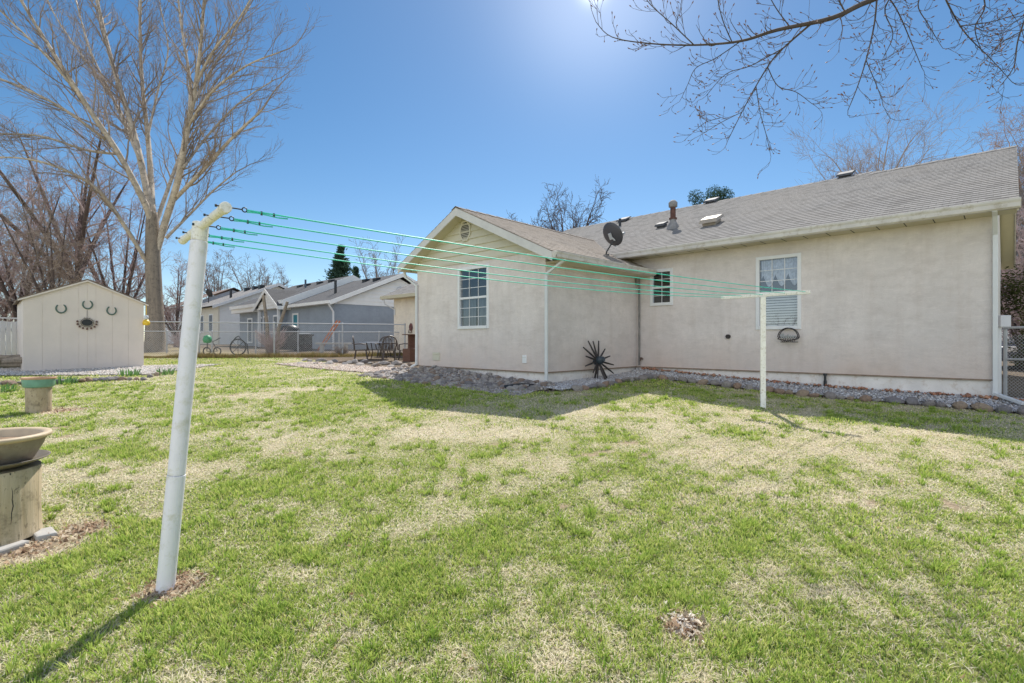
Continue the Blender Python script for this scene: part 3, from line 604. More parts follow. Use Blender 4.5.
m_.build('rake_soffit', M['soffit'], house)
g_ = MB(); gutter_mesh(g_, (-OV-0.021, -G-0.02, zt-0.012), (-OV-0.021, 6.33, zt-0.012), (1, 0, 0), 0.13, 0.12); g_.build('gutter', M['gutter'], house)
# extension roof
m_ = MB(); YR = ea-0.40; YL = eb+0.31; XF = EX-0.33; ecs = 1/math.hypot(1, es); zR = ez(YR)+0.03; zL = ez(YL)+0.03
XB = 1.6
slope(m_, (XF, YR, zR), (1, 0, 0), (0, ecs, es*ecs), XB-XF, (AP-YR)/ecs)
slope(m_, (XF, YL, zL), (1, 0, 0), (0, -ecs, es*ecs), XB-XF, (YL-AP)/ecs); m_.build('roof', M['roof_e'], house)
rc = MB(); x = XF-0.01
while x < 1.6:
    for sy in (-1, 1): rc.quad((x, AP, ZA+0.052), (x+.32, AP, ZA+0.044), (x+.32, AP+sy*0.14, ZA-0.022), (x, AP+sy*0.14, ZA-0.014))
    x += 0.3
rc.build('ridge_cap', M['roof_e'], house)
m_ = MB(); dn = Vector((0, 0, -0.16))
for yy, zz in ((YR-0.02, zR-0.02), (YL+0.02, zL-0.02)):
    a = Vector((XF-0.004, yy, zz)); b = Vector((XF-0.004, AP, ZA+0.012)); m_.prism([a, b, b+dn, a+dn], (0.026, 0, 0))
m_.build('rake_fascia', M['fascia'], house)
m_ = MB(); m_.box(XF+0.03, -0.02, YR-0.02, YR+0.003, zR-0.14, zR-0.018); m_.box(XF+0.03, 2.2, YL, YL+0.02, zL-0.14, zL-0.018); m_.build('fascia', M['gutter'], house)
m_ = MB()
for yy, zz in ((YR, zR-.13), (YL, zL-.13)): m_.quad((XF+.03, yy, zz), (EX-.002, yy, zz), (EX-.002, AP, ZA-.1), (XF+.03, AP, ZA-.1))
m_.box(EX, 0, YR+.004, ea-.001, zR-.14, zR-.125); m_.box(EX, 0, eb+.001, YL-.001, zL-.14, zL-.125); m_.build('soffit', M['soffit'], house)
g_ = MB(); gutter_mesh(g_, (XF+0.02, YR-0.021, zR-0.01), (-0.06, YR-0.021, zR-0.01), (0, 1, 0), 0.12, 0.11); g_.build('gutter', M['gutter'], house)
g_ = MB(); gutter_mesh(g_, (XF+0.05, YL+0.021, zL-0.01), (2.1, YL+0.021, zL-0.01), (0, -1, 0), 0.12, 0.11); g_.build('gutter', M['gutter'], house)
# drip-edge stained line where the roofs meet
m_ = MB(); vx = -OV; m_.tube([(-OV-.03, 6.33, zt-.06), (-0.20, 6.1, 3.13), (-0.06, 5.78, 3.0), (-0.045, 5.66, 2.9)], 0.022, 6); m_.build('valley_drip_edge', M['black'], house)
# downspouts
def spout(path, w=0.075, d=0.055, name='downspout', mat=None, straps=()):
    mb = MB(); mb.tube(path, w*0.56, 4, cap=True); o = mb.build(name, mat or M['downspout'], house); return o
def rect_spout(pts, w, dd):
    mb = MB(); w *= .7; dd *= .7
    for p, q in zip(pts, pts[1:]):
        p, q = Vector(p), Vector(q); t = (q-p).normalized(); ref = Vector((0, 0, 1)) if abs(t.z) < 0.5 else Vector((1, 0, 0)); u = t.cross(ref).normalized(); v = t.cross(u)
        p2, q2 = p-t*0.02, q+t*0.02; vs_ = []
        for e in (p2, q2):
            for (a, b) in ((-1, -1), (1, -1), (1, 1), (-1, 1)): vs_.append(e+u*a*w/2+v*b*dd/2)
        mb.add(vs_, [(3, 2, 1, 0), (4, 5, 6, 7), (0, 1, 5, 4), (1, 2, 6, 5), (2, 3, 7, 6), (3, 0, 4, 7)])
    return mb
gr = gz(7.2, 7.7)
o = rect_spout([(-OV-.06, -0.02, zt-.14), (-0.30, -0.02, zt-.17), (-0.05, -0.02, zt-.42), (-0.05, -0.02, 0.62), (-0.30, -0.30, 0.53)], 0.085, 0.065).build('downspout', M['downspout'], house, bevel=0.006)
rect_spout([(XF+0.30, YR-.07, zR-.14), (EX-0.05, ea-0.06, zR-.36), (EX-0.05, ea-0.06, 0.66), (EX-0.35, ea+0.02, 0.57)], 0.08, 0.06).build('downspout', M['downspout'], house, bevel=0.006)
rect_spout([(XF+0.22, YL+.06, zL-.14), (XF+.25, YL+.05, zL-.26), (EX-0.04, eb-0.02, zL-.48), (EX-0.04, eb-0.02, 0.86), (EX-0.14, eb+0.04, 0.80)], 0.08, 0.06).build('downspout', M['downspout'], house, bevel=0.006)
# black drain extension lying on the stones (own part of the downspout run)
m_ = MB(); m_.tube([(EX-0.32, ea+0.02, 0.585), (EX-0.5, ea+0.12, 0.60), (EX-0.72, ea+0.36, 0.57)], [0.05, 0.055, 0.05], 12); m_.build('drain_hose', M['black'], house, smooth=True)
# corner conduit at the inner corner, with hose bib
m_ = MB(); m_.tube([(-0.04, 5.93, 2.86), (-0.04, 5.93, 0.86)], 0.022, 8); m_.tube([(-0.07, 5.95, 2.86), (-0.07, 5.95, 2.7)], 0.045, 8); m_.build('corner_conduit', plain('stained_conduit', (0.20, 0.19, 0.18), 0.6, 0.4, 9), house)
m_ = MB(); m_.tube([(0, 5.86, 1.0), (-0.09, 5.86, 1.0), (-0.12, 5.86, 0.96)], 0.014, 8); m_.tube([(-0.08, 5.86, 1.0), (-0.08, 5.86, 1.04)], 0.03, 10); m_.build('hose_bib', plain('rust_brown_tap', (0.10, 0.06, 0.045), 0.6, 0.3, 9), house)
# windows
window(house, 0, wa[0], wa[1], wa[2], wa[3], 3, (3, 0), 'lace')
window(house, 0, wb[0], wb[1], wb[2], wb[3], 2, (2, 2), None)
window(house, EX, gw[0], gw[1], gw[2], gw[3], 3, (3, 3), 'drape')
# small covers on the walls
for (b, a, z, s1, s2) in ((EX, ea+0.52, 1.06, .055, .075), (EX, eb-0.75, 1.06, .13, .09)):
    m_ = MB(); m_.box(b-0.02, b-0.001, a-s1, a+s1, z-s2, z+s2); m_.box(b-0.03, b-0.02, a-s1*.8, a+s1*.8, z+s2*.5, z+s2*.8); m_.build('utility_cover', M['white'] if s1 < .1 else M['siding'], house, bevel=0.004)
m_ = MB(); m_.tube([(-0.001, 3.92, 1.50), (-0.05, 3.92, 1.50)], 0.045, 12); m_.build('outlet_cap', M['iron'], house)
m_ = MB(); m_.tube([(-.03, 2.2, 0.80), (-.03, 2.2, 0.48)], 0.02, 8); m_.tube([(-.03, 2.2, .83), (-.03, 2.2, .79)], .03, 8); m_.tube([(-.03, 2.2, .70), (-.03, 2.2, .60)], .027, 8); m_.build('drain_pipe', M['black'], house)
# left wing behind the patio
WX, W0, W1 = 2.3, 10.04, 19.6
m_ = MB(); m_.box(WX, WX+.12, W0, W1, 0.5, ZE+.02); m_.box(WX+.12, 8.5, W1-.12, W1, 0.5, ZE+.02); m_.add([(WX+.02, W1-.01, ZE+.02), (9, W1-.01, ZE+.02), (WX+3.3, W1-.01, ZE+.02+3.2*ms)], [(0, 1, 2)]); m_.build('wall', M['stucco_sun'], house)
m_ = MB(); slope(m_, (WX-OV, W0+.3, zt), (0, 1, 0), S_, W1+.3-W0-.3, 3.7/cs); slope(m_, (WX-OV+7.4, W0+.3, zt), (0, 1, 0), Sb, W1-W0, 3.7/cs); m_.build('roof', M['roof'], house)
m_ = MB(); m_.box(WX-OV-.12, WX-OV, W0+.4, W1+.31, zt-.15, zt-.012); m_.box(WX-OV, WX, W0+.4, W1+.3, ZE-.01, ZE+.01); a = Vector((WX-OV, W1+.3, zt-.02)); b = Vector((WX-OV+3.7, W1+.3, zt-.02+3.7*ms)); m_.prism([a, b, b+dn, a+dn], (0, .03, 0)); m_.build('fascia', M['soffit'], house)
m_ = rect_spout([(WX-OV-.06, W1+.1, zt-.15), (WX-OV-.04, W1+.06, zt-.35), (WX-.03, W1-.1, zt-.6), (WX-.03, W1-.1, 2.6)], .08, .06); m_.build('downspout', M['downspout'], house)
# roof furniture (placed on the roof plane)
def on_roof(u, v):
    """point of the long roof seen at (u,v), as local (x, y, z)"""
    d = Vector(((u-512)/F, 1, (341.5-v)/F)); n = (dR*(-ms)+Vector((0, 0, 1))); p = H(-OV, 0, zt); o = Vector((0, 0, CAMZ))
    t = (p-o).dot(n)/d.dot(n); q = o+d*t-P0; return Vector((q.dot(dR), q.dot(dL), q.z))
def box_vent(q, w=0.36, l=0.40, h=0.13, mat=None, nm='roof_vent'):
    mb = MB(); n = Vector((-ms*cs, 0, cs)); U = Vector((0, 1, 0)); S = Vector((cs, 0, ms*cs)); q = Vector(q)
    def P(a, b, c): return q+U*a+S*b+n*c
    b_ = [P(-w*.36, -l*.36, .01), P(w*.36, -l*.36, .01), P(w*.36, l*.36, .01), P(-w*.36, l*.36, .01)]; t__ = [P(-w*.36, -l*.36, h*.7), P(w*.36, -l*.36, h*.7), P(w*.36, l*.36, h*.7), P(-w*.36, l*.36, h*.7)]
    mb.add(b_+t__, [(0, 1, 5, 4), (1, 2, 6, 5), (2, 3, 7, 6), (3, 0, 4, 7)])
    k0 = [P(-w*.5, -l*.5, h*.55), P(w*.5, -l*.5, h*.55), P(w*.5, l*.5, h*.62), P(-w*.5, l*.5, h*.62)]; k1 = [P(-w*.44, -l*.36, h), P(w*.44, -l*.36, h), P(w*.44, l*.42, h*.95), P(-w*.44, l*.42, h*.95)]
    mb.add(k0+k1, [(0, 1, 5, 4), (1, 2, 6, 5), (2, 3, 7, 6), (3, 0, 4, 7), (3, 2, 1, 0)]); mb.add(k1, [(0, 1, 2, 3)], 1)
    return mb.build(nm, [mat or M['ventgrey'], M['bowlrim'] if mat else M['venttop']], house)  # top face gets a paler material to imitate sun on it
for (u, v) in ((624, 221), (712, 202), (846, 176)): box_vent(on_roof(u, v), 0.36, 0.40, 0.09)
box_vent(on_roof(712, 224), 0.42, 0.46, 0.16, plain('tan_vent_cap', (0.40, 0.34, 0.27), 0.5, 0.15, 9))
box_vent(on_roof(662, 227), 0.26, 0.3, 0.11); 
q = on_roof(665, 213); 
m_ = MB(); m_.lathe([(0, .02), (.10, .02), (.10, .14), (0, .17)], q.x+.35, q.y-.05, 10); 
for i, vv in enumerate(m_.v): m_.v[i] = (vv[0], vv[1], vv[2]+zr-.10)
m_.build('turbine_cap', M['black'], house, smooth=True)
q = on_roof(673, 228); m_ = MB(); m_.lathe([(0.17, q.z-.06), (.15, q.z+.02), (.075, q.z+.16), (.075, q.z+.22)], q.x, q.y, 14); m_.build('flue_flashing', M['ventflue'], house, smooth=True)
m_ = MB(); m_.lathe([(.066, q.z+.20), (.066, q.z+.56)], q.x, q.y, 14); m_.lathe([(.095, q.z+.21), (.095, q.z+.25)], q.x, q.y, 14); m_.build('flue_pipe', plain('rusted_flue_pipe', (0.12, 0.055, 0.04), 0.8, 0.4, 14), house, smooth=True)
m_ = MB(); m_.lathe([(0, q.z+.50), (.105, q.z+.52), (.11, q.z+.62), (.06, q.z+.68), (0, q.z+.68)], q.x, q.y, 14); m_.build('flue_cap', M['ventflue'], house, smooth=True)
q = on_roof(620, 226); m_ = MB(); m_.tube([q-Vector((0, 0, .05)), q+Vector((0, 0, .22))], 0.04, 10); m_.build('plumbing_vent', M['black'], house)
# satellite dish standing on the gutter end of the small roof
dishP = H(-0.78, 6.34, 0)
dz = ZA-es*(AP-6.34)+0.02
dish = thing('satellite_dish', 'dark grey satellite dish on a bent mast where the two shingle roofs meet', 'satellite dish', (dishP.x, dishP.y, dz), 0)
m_ = MB(); m_.tube([(0, 0, 0), (0.02, -.02, 0.10), (0.18, -.05, 0.36), (0.26, -.05, 0.42)], 0.022, 10); m_.box(-.09, .09, -.07, .07, -.02, .025); m_.build('mast', M['black'], dish)
# reflector: shallow bowl facing away from the camera towards the sun side, back seen
aim = Vector((0.62, 0.55, 0.50)).normalized(); u_ = aim.orthogonal().normalized(); u_ = Vector((0, 0, 1))-aim*aim.z; u_.normalize(); r_ = aim.cross(u_); cen = Vector((0.18, -0.02, 0.60)); dish.scale = (.76, .76, .76)
vs_, fs_ = [], []; NR, NS = 6, 32
for i in range(NR+1):
    for k in range(NS):
        rr = i/NR; a = 2*math.pi*k/NS; vs_.append(cen+u_*(0.37*rr*math.cos(a))+r_*(0.335*rr*math.sin(a))+aim*(0.09*rr*rr-0.05))
for i in range(NR):
    for k in range(NS): fs_.append((i*NS+k, i*NS+(k+1) % NS, (i+1)*NS+(k+1) % NS, (i+1)*NS+k))
m_ = MB(); m_.add(vs_, fs_); o = m_.build('reflector', plain('dark_grey_dish_paint', (0.065, 0.065, 0.075), 0.45, 0.08, 3), dish, smooth=True); sol_ = o.modifiers.new('s', 'SOLIDIFY'); sol_.thickness = 0.008
m_ = MB(); q = cen-aim*0.10; m_.tube([q-u_*.1, q+u_*.08], 0.05, 8); m_.tube([Vector((.26, -.05, .42)), q], .025, 8); m_.build('bracket', M['galv'], dish)
m_ = MB(); q = cen-u_*0.36+aim*0.04; e = cen+aim*0.46-u_*0.16; m_.tube([q-aim*.12, q, e], 0.014, 6); m_.build('feed_arm', M['galv'], dish)
m_ = MB(); m_.tube([e-aim*.05+r_*.07, e+aim*.02+r_*.07], 0.04, 8); m_.tube([e-aim*.05-r_*.07, e+aim*.02-r_*.07], 0.04, 8); m_.box(e.x-.05, e.x+.05, e.y-.05, e.y+.05, e.z-.05, e.z+.02); m_.build('receiver', M['galv'], dish)

# wrought iron basket ornament under the window
q = H(-0.06, 2.78, 1.50); o = thing('wall_basket', 'small half round iron wall basket hanging below the large window', 'wall ornament', q, HROT)
m_ = MB()
for r in (0.0, -0.09):
    m_.tube([(r, .17*math.cos(a), .17*math.sin(a)-0.02) for a in [math.pi*k/12 for k in range(13)]], 0.009, 5)
m_.tube([(-.0, -.17, -.02), (-.0, .17, -.02)], .009, 5); m_.tube([(-.0, -.17, -.02), (-.09, -.17, -.05), (-.12, 0, -.09), (-.09, .17, -.05), (0, .17, -.02)], .010, 5)
for k in range(-3, 4): m_.tube([(0, k*.045, -.02), (-.1, k*.04, -.07), (-.03, k*.03, -.11)], .006, 4)
m_.tube([(0, -.15, -.11), (0, .15, -.11)], .008, 4); m_.build('iron_frame', M['iron'], o)
m_ = MB()
for k in range(7): m_.tube([(-.04, -.12+.04*k, -.04), (-.05+random.uniform(-.02, .02), -.12+.04*k, .03+random.uniform(-.03, .05)), (-.05, -.10+.04*k, .0)], .014, 5)
m_.build('scrollwork', M['galv'], o)

# ------------------------------------------------------------------ clothesline
Ttop = Vector((-1.79, 2.96, 2.06)); Tbase = Vector((-1.955, 2.9, -.02))
adir = Vector((0.667, -0.745, 0)); wdir = Vector((0.745, 0.667, 0))
np_ = thing('clothesline_post', 'leaning thick white clothesline post in the left foreground, T bar on top', 'clothesline post', (Tbase.x, Tbase.y, 0))
def loc(p): return Vector(p)-Vector((Tbase.x, Tbase.y, 0))
m_ = MB(); prof_n = 24
m_.tube([loc(Tbase), loc(Tbase+(Ttop-Tbase)*0.32)], 0.0465, 28); m_.tube([loc(Tbase+(Ttop-Tbase)*0.3205), loc(Ttop-(Ttop-Tbase)*.04)], 0.0445, 28); m_.build('pole', M['pole'], np_, smooth=False, bevel=0.004)
m_ = MB(); m_.tube([loc(Ttop-(Ttop-Tbase)*.04), loc(Ttop+(Ttop-Tbase)*0.012)], 0.0425, 24); m_.build('pole_cap', M['pole_old'], np_, bevel=0.006)
m_ = MB(); ce = loc(Ttop); m_.tube([ce-adir*0.50, ce+adir*0.52], 0.0225, 20); m_.tube([ce+adir*0.52, ce+adir*0.58], 0.028, 20); m_.tube([ce+adir*.16, ce+adir*.2], .025, 20); m_.tube([ce-adir*0.55, ce-adir*0.50], 0.026, 20); m_.build('cross_arm', M['pole_old'], np_, smooth=False, bevel=0.005)
offs = [0.56, 0.31, 0.02, -0.27, -0.50]
for k in offs:
    m_ = MB(); c = ce+adir*k+Vector((0, 0, 0.005)); m_.tube([c-wdir*0.045, c+wdir*0.077], 0.0035, 6); m_.tube([c-wdir*0.045, c-wdir*0.036], 0.007, 6)
    rc_ = c+wdir*0.088; m_.tube([rc_+wdir*0.011*math.cos(a)+Vector((0, 0, 0.011*math.sin(a))) for a in [2*math.pi*j/14 for j in range(15)]], 0.0032, 5)
    m_.build('eye_bolt', M['black'], np_)
FB = gpt(763, 408.5); FB.z -= .02; FT = Vector((FB.x, FB.y, CAMZ+46.3*FB.y/F)); AH = FT.z
fp = thing('clothesline_post', 'slim square white clothesline post with T bar in front of the house window', 'clothesline post', (FB.x, FB.y, 0))
m_ = MB(); ang = math.atan2(adir.y, adir.x)
def rotbox(mb, x0, x1, y0, y1, z0, z1, a):
    n0 = len(mb.v); mb.box(x0, x1, y0, y1, z0, z1); c, s = math.cos(a), math.sin(a)
    for i in range(n0, len(mb.v)): x, y, z = mb.v[i]; mb.v[i] = (x*c-y*s, x*s+y*c, z)
rotbox(m_, -.038, .038, -.038, .038, FB.z, AH-.024, ang+0.5); m_.build('pole', M['pole_old'], fp, bevel=0.006)
m_ = MB(); rotbox(m_, -.66, .66, -.023, .023, AH-.024, AH+.024, ang); m_.build('cross_arm', plain('chipped_white_arm', (0.86, 0.83, 0.77), 0.6, 0.08, 20, dirt=(0.42, 0.36, 0.3)), fp, bevel=0.004)
names = ['nearest', 'second nearest', 'middle', 'second farthest', 'farthest']
for i, k in enumerate(offs):
    a = Ttop+adir*k+wdir*0.098+Vector((0, 0, .005)); k2 = [0.60, 0.32, 0.0, -0.32, -0.62][i]; b = Vector((FT.x, FT.y, AH+.01))+adir*k2-wdir*.02
    m_ = MB(); n = 40; sag = 0.035+0.012*i
    pts = [a.lerp(b, t/n)-Vector((0, 0, sag*4*(t/n)*(1-t/n))) for t in range(n+1)]; m_.tube(pts, 0.0042, 6)
    # doubled tail with clamps
    dirv = (pts[1]-pts[0]).normalized(); tail = [a+dirv*s+Vector((0, 0, -0.010+0.004*math.sin(s*30))) for s in (0.0, .05, .10, .15, .2)]; m_.tube(tail, 0.0035, 5)
    o = m_.build('clothes_line', M['line'], None, smooth=True)
    tag(o, 'green plastic clothes line, %s of the five strung between the two posts' % names[i], 'clothesline', 'green clothes lines')
    for s in (0.07, 0.13): m_ = MB(); c = a+dirv*s; m_.box(c.x-.004, c.x+.004, c.y-.004, c.y+.004, c.z-.014, c.z+.006); m_.build('wire_clamp', M['iron'], o)

# ------------------------------------------------------------------ stumps and bowls
def stump(name, label, x, y, r, z0, z1, mat, taper=1.0):
    t = thing(name, label, 'stump', (x, y, 0)); m_ = MB(); prof = [(r*1.02, z0), (r*1.0, z0+.05), (r*0.985, (z0+z1)/2), (r*taper, z1-.02), (r*taper*.97, z1)]
    m_.lathe(prof, 0, 0, 48, wob=0.012); m_.build('trunk', mat, t, smooth=True)
    m_ = MB(); m_.lathe([(r*taper*.97, z1), (r*.5, z1+.002), (0.001, z1+.003)], 0, 0, 48, wob=0.012); m_.build('cut_top', M['log2'], t); return t
def log_cracks(t, r, z0, z1, angs):
    for a in angs:
        m_ = MB(); pts = [(r*1.004*math.cos(a+.03*math.sin(z*13+a*9)+.012*math.sin(z*61)), r*1.004*math.sin(a+.03*math.sin(z*13+a*9)+.012*math.sin(z*61)), z) for z in [z0+(z1-z0)*k/10 for k in range(11)]]; m_.tube(pts, [.0015]+[.0028]*9+[.004], 4); m_.build('crack', M['dark'], t)
s1 = stump('tree_stump', 'large pale weathered log stump in the left foreground under a wide bowl', -3.50, 3.42, 0.285, 0.10, 0.555, M['log'])
for (bu, bv, rot_) in ((39, 541, .9), (2, 556, -.2)):
    m_ = MB(); p = gpt(bu, bv); rotbox(m_, -.055, .055, -.09, .09, p.z-.02, p.z+.035, rot_)
    for i, vv in enumerate(m_.v): m_.v[i] = (vv[0]+p.x+3.50-.02, vv[1]+p.y-3.42+.06, vv[2])
    m_.build('support_block', M['block'], s1, bevel=0.012)
log_cracks(s1, .284, .12, .55, (-1.02, -0.78, -1.45, -0.35))
b1 = thing('planter_bowl', 'wide shallow tan planter bowl with saucer on the foreground stump', 'planter', (-3.50, 3.42, 0)); b1.scale = (.96, .96, 1)
m_ = MB(); m_.lathe([(0, .56), (.22, .562), (.335, .608), (.342, .616), (.33, .616), (.21, .578), (0, .575)], 0, 0, 56); m_.build('saucer', M['saucer'], b1, smooth=True)
m_ = MB(); m_.lathe([(0, .585), (.21, .585), (.25, .60), (.305, .70), (.318, .745)], 0, 0, 56); m_.build('bowl', M['bowl'], b1, smooth=True)
m_ = MB(); m_.lathe([(.318, .742), (.345, .752), (.352, .765), (.345, .778), (.31, .778), (.295, .765), (.28, .70)], 0, 0, 56); m_.build('rim', M['bowlrim'], b1, smooth=True)
m_ = MB(); m_.lathe([(.288, .718), (.15, .733), (0, .728)], 0, 0, 40, wob=0.02); m_.build('soil', M['soil'], b1)
gz2 = gz(-7.05, 7.67)
s2 = stump('tree_stump', 'small peeled log stump on the lawn near the shed under a green bowl', -7.05, 7.67, 0.15, gz2-.02, 0.72, M['log2'], 1.02)
b2 = thing('planter_bowl', 'teal green bowl with terracotta rim sitting on the far stump', 'planter', (-7.05, 7.67, 0)); b2.scale = (.74, .74, 1)
m_ = MB(); m_.lathe([(0, .722), (.22, .722), (.245, .74), (.252, .80), (.262, .845)], 0, 0, 40); m_.build('bowl', M['greenbowl'], b2, smooth=True)
m_ = MB(); m_.lathe([(.262, .842), (.275, .85), (.275, .868), (.25, .868), (.235, .84)], 0, 0, 40); m_.build('rim', M['terrarim'], b2, smooth=True)
m_ = MB(); m_.lathe([(.238, .835), (0, .83)], 0, 0, 24); m_.build('soil', M['soil'], b2)

# ------------------------------------------------------------------ shed
SA = Vector((-11.96, 12.6, 0)); SBv = SA+dR*2.44; sw = (SBv-SA).length; srot = math.atan2(SBv.y-SA.y, SBv.x-SA.x)
shed = thing('garden_shed', 'small beige gabled garden shed with vertical grooved panels', 'shed', SA, srot)
SZ0, SZE, SZP = 0.62, 2.46, 2.99
m_ = MB(); n = 8
def sh_top(x): return SZE+(SZP-SZE)*(1-abs(x-sw/2)/(sw/2))
xs = [0]+[]; 
gro = [0.0, .42, .78, .82, 1.18, 1.22, 1.6, 2.0, 2.04, sw]
edges = sorted({0.0, sw/2, sw, *[sw*k/7 for k in range(8)]})
for a, b in zip(edges, edges[1:]):
    a2 = a+0.0035 if a > 0 else a; b2 = b-.0035 if b < sw else b
    m_.prism([(a2, 0, SZ0), (b2, 0, SZ0), (b2, 0, sh_top(b2)), (a2, 0, sh_top(a2))], (0, .0055, 0))
m_.prism([(0, .006, SZ0), (sw, .006, SZ0), (sw, .006, SZE), (sw/2, .006, SZP), (0, .006, SZE)], (0, .05, 0))
m_.box(0, .05, .06, 3.0, SZ0, SZE); m_.box(sw-.05, sw, .06, 3.0, SZ0, SZE); m_.prism([(0, 2.95, SZ0), (sw, 2.95, SZ0), (sw, 2.95, SZE), (sw/2, 2.95, SZP), (0, 2.95, SZE)], (0, .05, 0)); m_.build('wall', M['shed'], shed)
m_ = MB()
for sx in (-1, 1):
    c = sw/2; e = c+sx*(c+.09); ze_ = SZP-(SZP-SZE)*(c+.09)/c; m_.prism([(c, -.05, SZP+.01), (e, -.05, ze_+.01), (e, -.05, ze_+.045), (c, -.05, SZP+.045)], (0, 3.15, 0))
m_.build('roof', plain('brown_shed_shingle', (0.20, 0.15, 0.11), 0.9, 0.2, 12), shed)
m_ = MB()
for sx in (-1, 1):
    c = sw/2; e = c+sx*(c+.10); ze_ = SZP-(SZP-SZE)*(c+.10)/c; m_.prism([(c, -.06, SZP-.025), (e, -.06, ze_-.025), (e, -.06, ze_+.012), (c, -.06, SZP+.012)], (0, .03, 0))
m_.build('trim', M['shed'], shed)
def on_shed(u, v):
    d = Vector(((u-512)/F, 1, (341.5-v)/F)); nn = Vector((-math.sin(srot), math.cos(srot), 0)); t = (SA-Vector((0, 0, CAMZ))).dot(nn)/d.dot(nn); return Vector((0, 0, CAMZ))+d*t
outn = Vector((math.sin(srot), -math.cos(srot), 0)); ux = Vector((math.cos(srot), math.sin(srot), 0))
for (u, v, rr, lab) in ((61, 308.5, .1, 'left'), (87.5, 304.5, .1, 'centre'), (111.5, 310.5, -.1, 'right')):
    q = on_shed(u, v)+outn*.015; m_ = MB(); pts = []
    for k in range(15):
        a = math.pi*(0.64+1.72*k/14)+rr*0.6; a = -math.pi/2+(k/14-.5)*math.pi*1.62+rr
        pts.append(ux*(.098*math.cos(a))+Vector((0, 0, .112*math.sin(a))))
    m_.tube(pts, [.010]+[.017]*13+[.010], 6); o = m_.build('horseshoe', M['verdi'], None); o.location = q
    tag(o, {'left': 'green horseshoe hung open end up on the left of the shed wall', 'centre': 'green horseshoe hung open end up above the sun ornament', 'right': 'green horseshoe hung open end up on the right of the shed wall'}[lab], 'horseshoe', 'horseshoes on the shed')
q = on_shed(87, 322.5)+outn*.02; o = thing('sun_ornament', 'round black sun ornament with dangling brown beads on the shed wall', 'wall ornament', q, srot); o.scale = (.8, .8, .8)
m_ = MB(); m_.tube([(0, 0, 0), (0, -.03, 0)], [.115, .10], 24); m_.v = [(x*1.2, y, z*.95) for x, y, z in m_.v]; m_.build('disc', M['black'], o)
m_ = MB(); m_.tube([(0, 0, .12), (0, 0, .40)], .006, 4)
m_.tube([(.14*1.15*math.cos(2*math.pi*k/24), -.015, .14*math.sin(2*math.pi*k/24)) for k in range(25)], .011, 5)
for k in range(9):
    a = math.pi*(1.0+k/8)+0; a = math.pi*(.95+1.1*k/8); m_.tube([(.15*math.cos(a), -.01, .14*math.sin(a)), (.24*math.cos(a), -.01, .2*math.sin(a))], .006, 4)
for k in range(4):
    a = math.pi*(.15+.7*k/3); m_.tube([(.15*math.cos(a), -.01, .14*math.sin(a)), (.21*math.cos(a), -.01, .18*math.sin(a))], .006, 4)
m_.build('rays', M['saucer'], o)
BM_ = plain('dark_red_beads', (0.12, 0.05, 0.035), 0.5, 0.3, 20)
for k in range(9): a = math.pi*(.95+1.1*k/8); m_ = MB(); m_.tube([(.25*math.cos(a), -.01, .205*math.sin(a)+.03), (.25*math.cos(a), -.01, .205*math.sin(a)-.03)], [.02, .028], 6); m_.build('bead', BM_, o)
q = SBv+ux*.07+outn*0.0; o = thing('bird_feeder', 'yellow and clear hanging bird feeder at the right corner of the shed', 'bird feeder', (q.x, q.y, 0))
m_ = MB(); m_.lathe([(.0, 2.14), (.05, 2.12), (.055, 2.02), (.0, 2.01)], .02, -.05, 12); m_.build('hopper', M['curtain'], o, smooth=True)
m_ = MB(); m_.lathe([(.0, 2.0), (.055, 2.01), (.09, 1.93), (.08, 1.86), (.0, 1.85)], .02, -.05, 12); m_.build('tray', M['yellow'], o, smooth=True)
m_ = MB(); m_.tube([(.02, -.05, 2.13), (.02, -.05, 2.42), (-.05, 0, 2.44)], .008, 4); m_.build('hook', M['yellow'], o)

# ------------------------------------------------------------------ stones and gravel
def rock_mesh(seed, sq=0.65):
    rd = random.Random(seed); import bmesh
    bm = bmesh.new(); bmesh.ops.create_icosphere(bm, subdivisions=2, radius=1)
    pl = [(Vector((rd.gauss(0, 1), rd.gauss(0, 1), rd.gauss(0, 1))).normalized(), rd.uniform(.62, .9)) for _ in range(9)]
    for v in bm.verts:
        for n, d in pl:
            k = v.co.dot(n)
            if k > d: v.co -= n*(k-d)
        v.co *= 1+rd.uniform(-.03, .03); v.co.z *= sq
    me = bpy.data.meshes.new('rock'); bm.to_mesh(me); bm.free(); return me
RM = [rock_mesh(i) for i in range(7)]
for r in RM: r.materials.append(M['rock'])
EM = [rock_mesh(30+i, 0.75) for i in range(6)]
for r in EM: r.materials.append(M['edgerock'])
def put_rock(x, y, z, s, label, group, bank=RM, name='rock'):
    o = bpy.data.objects.new(name, random.choice(bank)); C.objects.link(o); o.location = (x, y, z); o.rotation_euler = (random.uniform(-.3, .3), random.uniform(-.3, .3), random.uniform(0, 6.28))
    o.scale = (s*random.uniform(.8, 1.35), s*random.uniform(.75, 1.1), s*random.uniform(.7, 1.1)); tag(o, label, 'rock', group); return o
# edging stones along the long wall
a = -0.55
while a < 5.75:
    s = random.uniform(.07, .125); b = -0.60+0.05*math.sin(a*2)+(0.0 if a > 0 else -a*.2); p = H(b, a); a += s*1.95
    put_rock(p.x, p.y, gz(p.x, p.y)+s*.35, s, 'edging stone bordering the grey gravel along the long house wall', 'edging stones along the long wall', EM, 'edging_stone')
b = -0.75
while b > -3.3:
    s = random.uniform(.085, .125); p = H(b, 5.32+.05*math.sin(b*3)); b -= s*2.0
    put_rock(p.x, p.y, gz(p.x, p.y)+s*.35, s, 'tan edging stone in front of the iron spoke ornament and side wall', 'edging stones along the side wall', EM, 'edging_stone')
